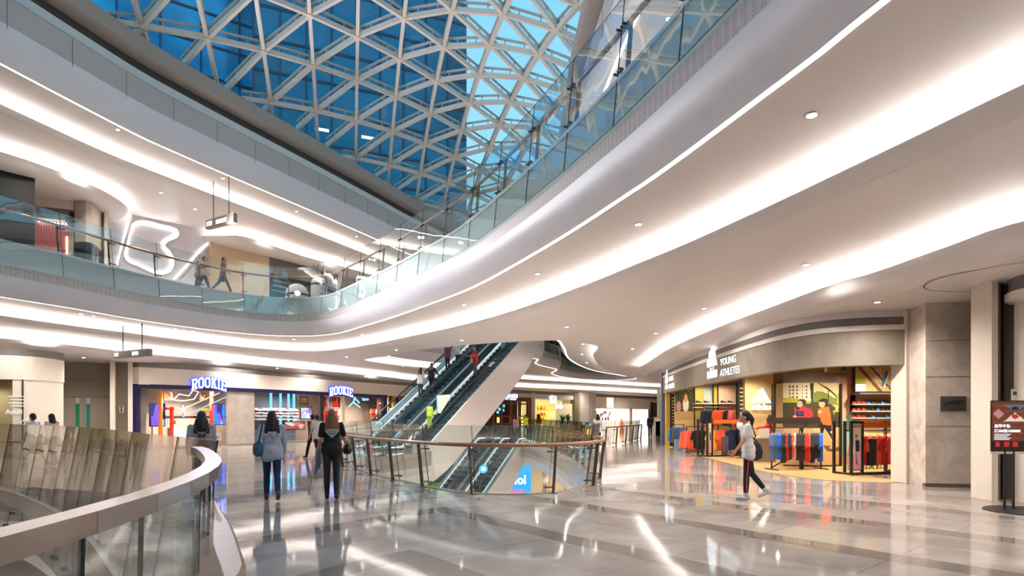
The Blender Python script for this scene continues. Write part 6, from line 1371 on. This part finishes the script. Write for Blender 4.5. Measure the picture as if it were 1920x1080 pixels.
    tp = [('E', chest, (.152*build+g, .104+g, .175)), ('E', T(0, 0, .2), (.138*build+g, .098+g+belly, .15)), ('C', T(-.1*build, 0, .06), T(.1*build, 0, .06), .075+g, .075+g), ('C', sh[-1]-v(0, 0, .015), sh[1]-v(0, 0, .015), .052+g*.4, .052+g*.4)]
    tp += [('C', T(-.09, -.005, .12), T(.09, -.005, .12), .084+g, .084+g), ('C', T(-.092, -.008, .02), T(.092, -.008, .02), .092+g, .092+g)]
    if 'loose' in ts or vox < .01: tp += [('E', T(0, -.015, .05), (.168, .128, .16))]
    if 'loose' in ts: tp += [('C', T(-.095, -.01, -.05), T(.095, -.01, -.05), .095+g, .095+g)]
    for q in A:
        s_, e, w_, d = A[q]
        if 'short' in ts: tp.append(('C', s_, s_.lerp(e, .68), .054+g*.5, .058))
        elif 'long' in ts: tp += [('C', s_, e, .054+g*.5, .05+g*.4), ('C', e, e.lerp(w_, .93), .05+g*.4, .042)]
    tm = top[2] if len(top) > 2 else fab(tc_)
    blob('top', sc(tp), tm, t, vox*1.1, 3 if vox > .01 else 9)
    bc, bs = bottom
    bp_ = [('E', T(0, -.012, .03), (.158*build, .114, .12))]
    for q in J:
        h, k, a, he, ba = J[q]
        if bs == 'trousers': bp_ += [('C', h, k, .088, .06), ('C', k, k.lerp(a, .3), .058, .06), ('C', k.lerp(a, .3), k.lerp(a, .93), .06, .046)]
        elif bs == 'cropped': bp_ += [('C', h, k, .088, .058), ('C', k, k.lerp(a, .3), .056, .058), ('C', k.lerp(a, .3), k.lerp(a, .78), .058, .046)]
        elif bs == 'wide': bp_ += [('C', h, k, .09, .078), ('C', k, k.lerp(a, .9), .076, .08)]
        elif bs == 'skirt': bp_ += [('C', h, h.lerp(k, .95), .098, .11), ('C', h+v(-.05*q, 0, 0), v(0, (J[1][1].y+J[-1][1].y)/2, h.lerp(k, .9).z), .1, .11)]
    blob('trousers' if bs != 'skirt' else 'skirt', sc(bp_), fab(bc), t, vox*1.1, 3)
    for q in J:
        h, k, a, he, ba = J[q]; blob('shoe', sc([('C', he, ba, .043, .037), ('C', a+(k-a)*.12, he+v(0, .02, .02), .047, .042)]), mat('footwear_'+shoes[1:], shoes, .45, noise=.1), t, vox*1.1, 2)
    J2 = {'sh': {q: sh[q]*s for q in sh}, 'hand': {q: (A[q][2]+A[q][3]*.06)*s for q in A}, 'hip': v(0, 0, hz)*s, 'chest': chest*s, 'legs': {q: tuple(p*s for p in J[q]) for q in J}, 'T': lambda x, y, z: T(x, y, z)*s, 's': s}
    M = Matrix.Translation(loc) @ Matrix.Rotation(rz, 4, 'Z')
    return t, J2, M
def bag(name, label, cat, M, c, r, m, strap=None, strapm=None, extra=None):
    t = thing(name, label, cat, tuple(M @ Vector(c))); t.rotation_euler = (0, 0, M.to_euler().z)
    blob('body', [('E', Vector((0, 0, -r[2]*.15)), (r[0], r[1], r[2]*.85)), ('E', Vector((0, 0, r[2]*.35)), (r[0]*.8, r[1]*.85, r[2]*.6)), ('E', Vector((0, 0, -r[2]*.5)), (r[0]*.95, r[1]*.95, r[2]*.5))], m, t, .015, 3)
    if strap:
        for sp_ in strap: MB().tube([Vector(p)-Vector(c) for p in sp_], .013, 6).obj('strap', strapm or m, t, smooth=True)
    if extra: extra(t)
    return t
G0 = lambda px, D, z=0.: (XY(px, D)[0], D, z)
def facing(px, off_=0.): return math.atan2(-(px-960)/F, 1)+R(off_)     # walking straight away from the camera
# --- woman in pale sweatshirt with teal shoulder bag
t, j, M = person('woman from behind in pale grey sweatshirt and dark blue jeans walking away', G0(510, 11.0), facing(510, 4), 1.66, .0085, hair=('#1c1113', 'long'), top=('#aeb2c0', 'long loose'), bottom=('#1d2a48', 'trousers'), shoes='#4a2f20', tl=13, tr=-11, kl=5, kr=24, al=-14, ar=14, el_=35, er=14, abl=12, abr=9, skin='#c28c70', build=1.08)
b = MB(); r_ = random.Random(2)
for k in range(26):
    u, w_ = r_.uniform(-.08, .08), r_.uniform(.2, .36); c = j['T'](u, -.13-.002*k % .01, w_); b.bar(c+Vector((-.012, -.012, 0)), c+Vector((.012, -.012, r_.uniform(-.012, .012))), .006, .008)
b.obj('back_print', mat('print_greyish', '#6f7078', .7), t)
h_ = Vector((-.235, -.03, .98)); bag('shoulder_bag', 'teal shoulder bag with brown end under the arm of the woman in jeans', 'bag', M, h_, (.085, .13, .16), mat('teal_leather', '#1f5a72', .45, noise=.12), [[h_+Vector((0, -.09, .1)), Vector((-.2, -.09, 1.25)), Vector((-.17, -.03, 1.44)), Vector((-.2, .05, 1.25)), h_+Vector((0, .09, .1))]], mat('strap_black', '#23252c', .5), lambda q: blob('side_flap', [('E', Vector((-.07, .04, -.02)), (.03, .09, .12))], mat('tan_leather', '#a8683c', .5), q, .015, 2))
# --- woman in black tee, long light brown hair
t, j, M = person('woman from behind in black printed tee with long light brown hair walking away', G0(622, 11.2), facing(622, 2), 1.68, .0085, hair=('#7a4f30', 'long'), top=('#17171a', 'short'), bottom=('#26262b', 'trousers'), shoes='#1c1b1d', tl=5, tr=-3, kl=2, kr=8, al=-4, ar=20, el_=40, er=50, abl=10, abr=16, skin='#cf9678', build=1.0)
b = MB(); T_ = j['T']
for k, (z, w_) in enumerate(((.40, .10), (.375, .115), (.35, .10), (.325, .085), (.30, .06), (.28, .035))): b.bar(T_(-w_, -.128, z), T_(w_, -.128, z), .007, .012 if k else .02)
b.bar(T_(-.12, -.126, .38), T_(0, -.124, .25), .008, .008); b.bar(T_(.12, -.126, .38), T_(0, -.124, .25), .008, .008)
b.obj('back_print', mat('print_whiteish', '#c9c9c9', .7), t)
hh = j['hand'][1]; bag('handbag', 'black handbag hanging at the right arm of the woman in the black tee', 'bag', M, hh+Vector((.03, .02, -.12)), (.10, .14, .12), mat('black_leather', '#15151a', .4, noise=.2), [[hh+Vector((.03, -.08, -.05)), hh+Vector((.03, -.04, .04)), hh+Vector((.03, .06, .04)), hh+Vector((.03, .1, -.05))]], mat('strap_black', '#23252c', .5))
hh = j['hand'][-1]; tj = thing('folded_jacket', 'grey jacket draped over the left arm of the woman in the black tee', 'jacket', tuple(M @ (hh+Vector((0, 0, 0))))); tj.rotation_euler = (0, 0, M.to_euler().z)
blob('cloth', [('C', Vector((.0, .02, .04)), Vector((-.01, 0, -.28)), .06, .045), ('C', Vector((-.0, -.03, 0)), Vector((-.06, -.05, -.42)), .045, .025), ('C', Vector((.02, .05, .02)), Vector((.03, .04, -.2)), .045, .04)], fab('#6f7683'), tj, .015, 3)
# --- backpack woman at the left
t, j, M = person('woman from behind with long black hair and grey top beyond the left glass', G0(378, 10.9), facing(378, 0), 1.64, .011, hair=('#17110f', 'long'), top=('#9d9a9c', 'long'), bottom=('#2a2c38', 'trousers'), tl=6, tr=-6, build=1.12)
c = Vector((0, -.2, 1.05)); bag('backpack', 'small brown backpack with V shaped straps on the grey topped woman', 'backpack', M, c, (.13, .08, .16), mat('brown_leather', '#5a3a38', .5, noise=.1), [[c+Vector((q*.03, 0, .13)), Vector((q*.09, -.135, 1.33)), Vector((q*.12, -.06, 1.42)), Vector((q*.14, .1, 1.3))] for q in (-1, 1)]+[[c+Vector((-.02, 0, .13)), c+Vector((-.02, -.01, .2)), c+Vector((.02, -.01, .2)), c+Vector((.02, 0, .13))]], mat('strap_brown', '#4a3230', .5))
CHECK = mat('plaid_check', '#6f2c36', .8); _n = CHECK.node_tree; _c = _n.nodes.new('ShaderNodeTexChecker'); _c.inputs['Scale'].default_value = 14; _c.inputs['Color1'].default_value = sr('#7c2f3c'); _c.inputs['Color2'].default_value = sr('#2a1c22'); _t = _n.nodes.new('ShaderNodeTexCoord'); _n.links.new(_t.outputs['Object'], _c.inputs['Vector']); _n.links.new(_c.outputs['Color'], _n.nodes['Principled BSDF'].inputs['Base Color'])
# --- couple with plaid and white tops
person('person in red plaid shirt and black trousers walking left beyond the pale sweatshirt woman', G0(587, 22), facing(587, 35), 1.68, .017, hair=('#141011', 'short'), top=('#6f2c36', 'long', CHECK), bottom=('#17171b', 'trousers'), tl=24, tr=-22, kl=6, kr=26, al=-16, ar=16)
person('woman in cream top with black hair walking beside the red plaid shirt', G0(595, 21.4), facing(595, 25), 1.66, .017, hair=('#151112', 'bun'), top=('#cfc3b8', 'short loose'), bottom=('#1b1b1f', 'trousers'), shoes='#7a4a30', tl=-18, tr=22, kl=24, kr=6, al=14, ar=-14)
# --- two people behind the left glass
person('person in white top and dark skirt at the far left behind the glass', G0(63, 18.2), R(80), 1.66, .015, hair=('#131010', 'short'), top=('#cfc9c6', 'short loose'), bottom=('#3a4046', 'skirt'), tl=18, tr=-18, kr=22)
person('person in pinkish white top close behind the far left walker', G0(98, 18.6), R(75), 1.64, .015, hair=('#131010', 'mid'), top=('#c9b4aa', 'short'), bottom=('#4a4a50', 'trousers'), tl=-14, tr=16, kl=18)
# --- far lady
t, j, M = person('distant woman in white blouse and black trousers walking away right of the oval well', G0(1121, 29), facing(1121), 1.65, .018, hair=('#151112', 'mid'), top=('#d8d2ce', 'long loose'), bottom=('#1d1d22', 'trousers'), shoes='#d8d4d0', tl=6, tr=-8, kr=14)
person('very distant person in dark clothes far down the corridor', G0(1219, 44), facing(1219), 1.68, .022, top=('#2c2c34', 'long'), bottom=('#1a1a20', 'trousers'), hair=('#141212', 'short'))
# --- walking woman at the sports shop
t, j, M = person('woman in white tee and black red-striped track trousers walking left before the sports shop', G0(1402, 11.05), R(78), 1.66, .0085, skin='#b98468', hair=('#1d1616', 'pony'), top=('#cdc8c6', 'short loose'), bottom=('#141416', 'cropped'), shoes='#b8b4b4', tl=5, tr=-12, kl=3, kr=26, al=16, ar=-16, el_=22, er=20, abl=7, abr=7, lean=3, turn=-6)
h, k, a, he, ba = j['legs'][-1]; b = MB(); off_ = Vector((-.078, 0, 0)); b.bar(h+off_*1.18, k+off_*.82, .012, .03, up=(1, 0, 0)); b.bar(k+off_*.82, k.lerp(a, .75)+off_*.7, .012, .026, up=(1, 0, 0)); b.obj('side_stripe', mat('stripe_red', '#d84a55', .7), t)
b = MB()
for q in (-1, 1): h, k, a, he, ba = j['legs'][q]; b.tube([ba+Vector((-.035, .0, .01)), ba+Vector((0, .0, .035)), ba+Vector((.035, .0, .01))], .007, 5).tube([ba+Vector((-.036, -.04, .015)), ba+Vector((0, -.04, .042)), ba+Vector((.036, -.04, .015))], .007, 5)
b.obj('shoe_laces', mat('lace_dark', '#4a4a50', .6), t)
c = Vector((.19, -.14, .92)); bag('shoulder_bag', 'black round shoulder bag of the woman in track trousers', 'bag', M, c, (.09, .17, .2), mat('bag_black', '#141417', .55, noise=.2), [[c+Vector((-.02, .08, .12)), Vector((.17, -.02, 1.2)), Vector((.12, -.02, 1.43)), Vector((.13, -.1, 1.2)), c+Vector((0, -.1, .12))], [c+Vector((-.05, .05, .14)), Vector((.0, -.14, 1.2)), Vector((-.1, -.05, 1.42))]], mat('strap_black', '#23252c', .5))
person('shop assistant in red top with ponytail behind the counter of the sports shop', G0(1444, 21.6), R(75), 1.6, .016, hair=('#1d1513', 'pony'), top=('#c8282a', 'long'), bottom=('#1c1c20', 'trousers'), al=50, ar=45, el_=40, er=40)
# --- restaurant passers
t, j, M = person('person in yellow-green hooded top seen from behind before the restaurant', G0(986, 41), facing(986, 30), 1.68, .02, hair=('#6a5038', 'short'), top=('#c8c81c', 'long'), bottom=('#2f6a70', 'trousers'), al=70, ar=60, el_=60, er=60)
person('woman in dusty pink top beside the yellow-green hooded person', G0(967.5, 42), facing(967), 1.6, .02, hair=('#1a1212', 'mid'), top=('#b8968c', 'short'), bottom=('#9a8a88', 'trousers'))
c = Vector((.1, .25, 1.52)); bag('shoulder_pack', 'green hooded bundle on the shoulder of the yellow-green person', 'bag', M, c, (.16, .12, .14), mat('green_cloth', '#2f9c5c', .7, noise=.1))
# --- escalator riders
def rider(label, E, u, w_, **k):
    n = round(LU/.4); du = LU/n; i = int(u/du); p = E(i*du+du*.5, w_, 0); p.z = (i+1)*7.0/n
    return person(label, tuple(p), math.atan2(-ED.x, ED.y)+(k.pop('rz', 0)), **k)
ST = dict(tl=1, tr=0, kl=1, kr=0, al=2, ar=4)
rider('woman with long dark hair and white top riding lowest on the left escalator', EU1, 4.2, -.22, vox=.018, H=1.62, hair=('#2a1c18', 'long'), top=('#c9c4c2', 'long loose'), bottom=('#23262e', 'trousers'), **ST)
rider('brown-haired woman in black coat riding beside the lowest white top', EU1, 4.7, .22, vox=.018, H=1.64, hair=('#6a452c', 'long'), top=('#1c1c22', 'long loose'), bottom=('#1e1e24', 'trousers'), **dict(ST, ar=40, er=20))
rider('woman in pink patterned blouse riding high on the left escalator', EU1, 6.9, -.24, vox=.018, H=1.62, hair=('#161214', 'bun'), top=('#a85a70', 'short loose', mat('patterned_blouse', '#7a3a50', .8, noise=.75, nscale=16)), bottom=('#17171b', 'trousers'), **ST)
t, j, M = rider('person in white tee riding beside the pink patterned blouse', EU1, 7.5, .2, vox=.018, H=1.62, hair=('#151214', 'mid'), top=('#cfcac8', 'short loose'), bottom=('#262a33', 'trousers'), **ST)
t, j, M = rider('man in red polo shirt riding down on the right escalator and looking at his hands', EU2, 6.3, -.25, vox=.018, H=1.68, rz=R(150), hair=('#5a4638', 'short'), top=('#b8222a', 'short loose'), bottom=('#5a5a58', 'trousers'), al=22, ar=22, el_=75, er=75, nod=22, tl=1, tr=0, kl=1, kr=0, belly=.03)
c = Vector((.05, .22, .92)); bag('paper_bag', 'tan bag held in front of the man in the red polo', 'bag', M, c, (.13, .08, .19), mat('tan_paper', '#b08450', .6, noise=.1), [[c+Vector((-.05, 0, .14)), c+Vector((0, 0, .24)), c+Vector((.05, 0, .14))]])
rider('rider in pale blue jeans near the top of the right escalator', EU2, 9.3, -.1, vox=.02, H=1.65, hair=('#1a1515', 'short'), top=('#6f8fb0', 'long'), bottom=('#6a93b8', 'wide'), **ST)
rider('small person in blue cap and lime green clothes low on the right escalator', EU2, 1.5, -.1, vox=.018, H=1.28, hair=('#2458b8', 'short'), top=('#a8c83c', 'long loose'), bottom=('#8fae3c', 'wide'), **ST)
# board and wrapped figure at the foot of the escalators, beyond the glass
p = EU2(2.6, -.2, 0); fr = Fr((p.x-.25, p.y), (1, -.2)); tb = thing('tilted_board', 'pale tilted advertising board standing on the right escalator', 'board', tuple(p), world=True); MB().prism(fr, [(.05, p.z+.25), (.25, p.z+.2), (.75, p.z+1.0), (.7, p.z+1.15), (.0, p.z+1.1)], 0, .03).obj('board', mat('board_pale', '#cfdcc4', .4), tb); MB().prism(fr, [(0, p.z+1.1), (.06, p.z+.25), (.1, p.z+.25), (.06, p.z+1.1)], .031, .036).obj('edge_band', mat('board_blue', '#3f8fc0', .4), tb)
# --- gallery walkers
person('man in white shirt and blue jeans walking right on the upper gallery', G0(382, 26.2, Z2), R(-80), 1.72, .017, hair=('#141112', 'short'), top=('#c4b4a8', 'short'), bottom=('#22384a', 'trousers'), tl=20, tr=-20, kl=6, kr=24, al=-16, ar=16)
person('child in pinkish top close behind the white shirted gallery walker', G0(370, 26.0, Z2), R(-80), 1.45, .017, hair=('#1d1515', 'short'), top=('#b88478', 'short'), bottom=('#2c4252', 'trousers'), tl=-14, tr=16, kl=18)
t, j, M = person('person in brownish top and blue trousers striding ahead on the upper gallery', G0(418, 26.0, Z2), R(-80), 1.66, .017, hair=('#141112', 'short'), top=('#8f6a5c', 'short'), bottom=('#2a5468', 'trousers'), tl=26, tr=-24, kl=4, kr=22, al=-24, ar=24)
c = Vector((-.24, -.1, .75)); bag('tote_bag', 'dark blue tote bag beside the striding gallery walker', 'bag', M, c, (.07, .15, .18), mat('tote_blue', '#27465a', .6, noise=.1), [[c+Vector((0, -.06, .13)), c+Vector((0, 0, .3)), c+Vector((0, .06, .13))]])
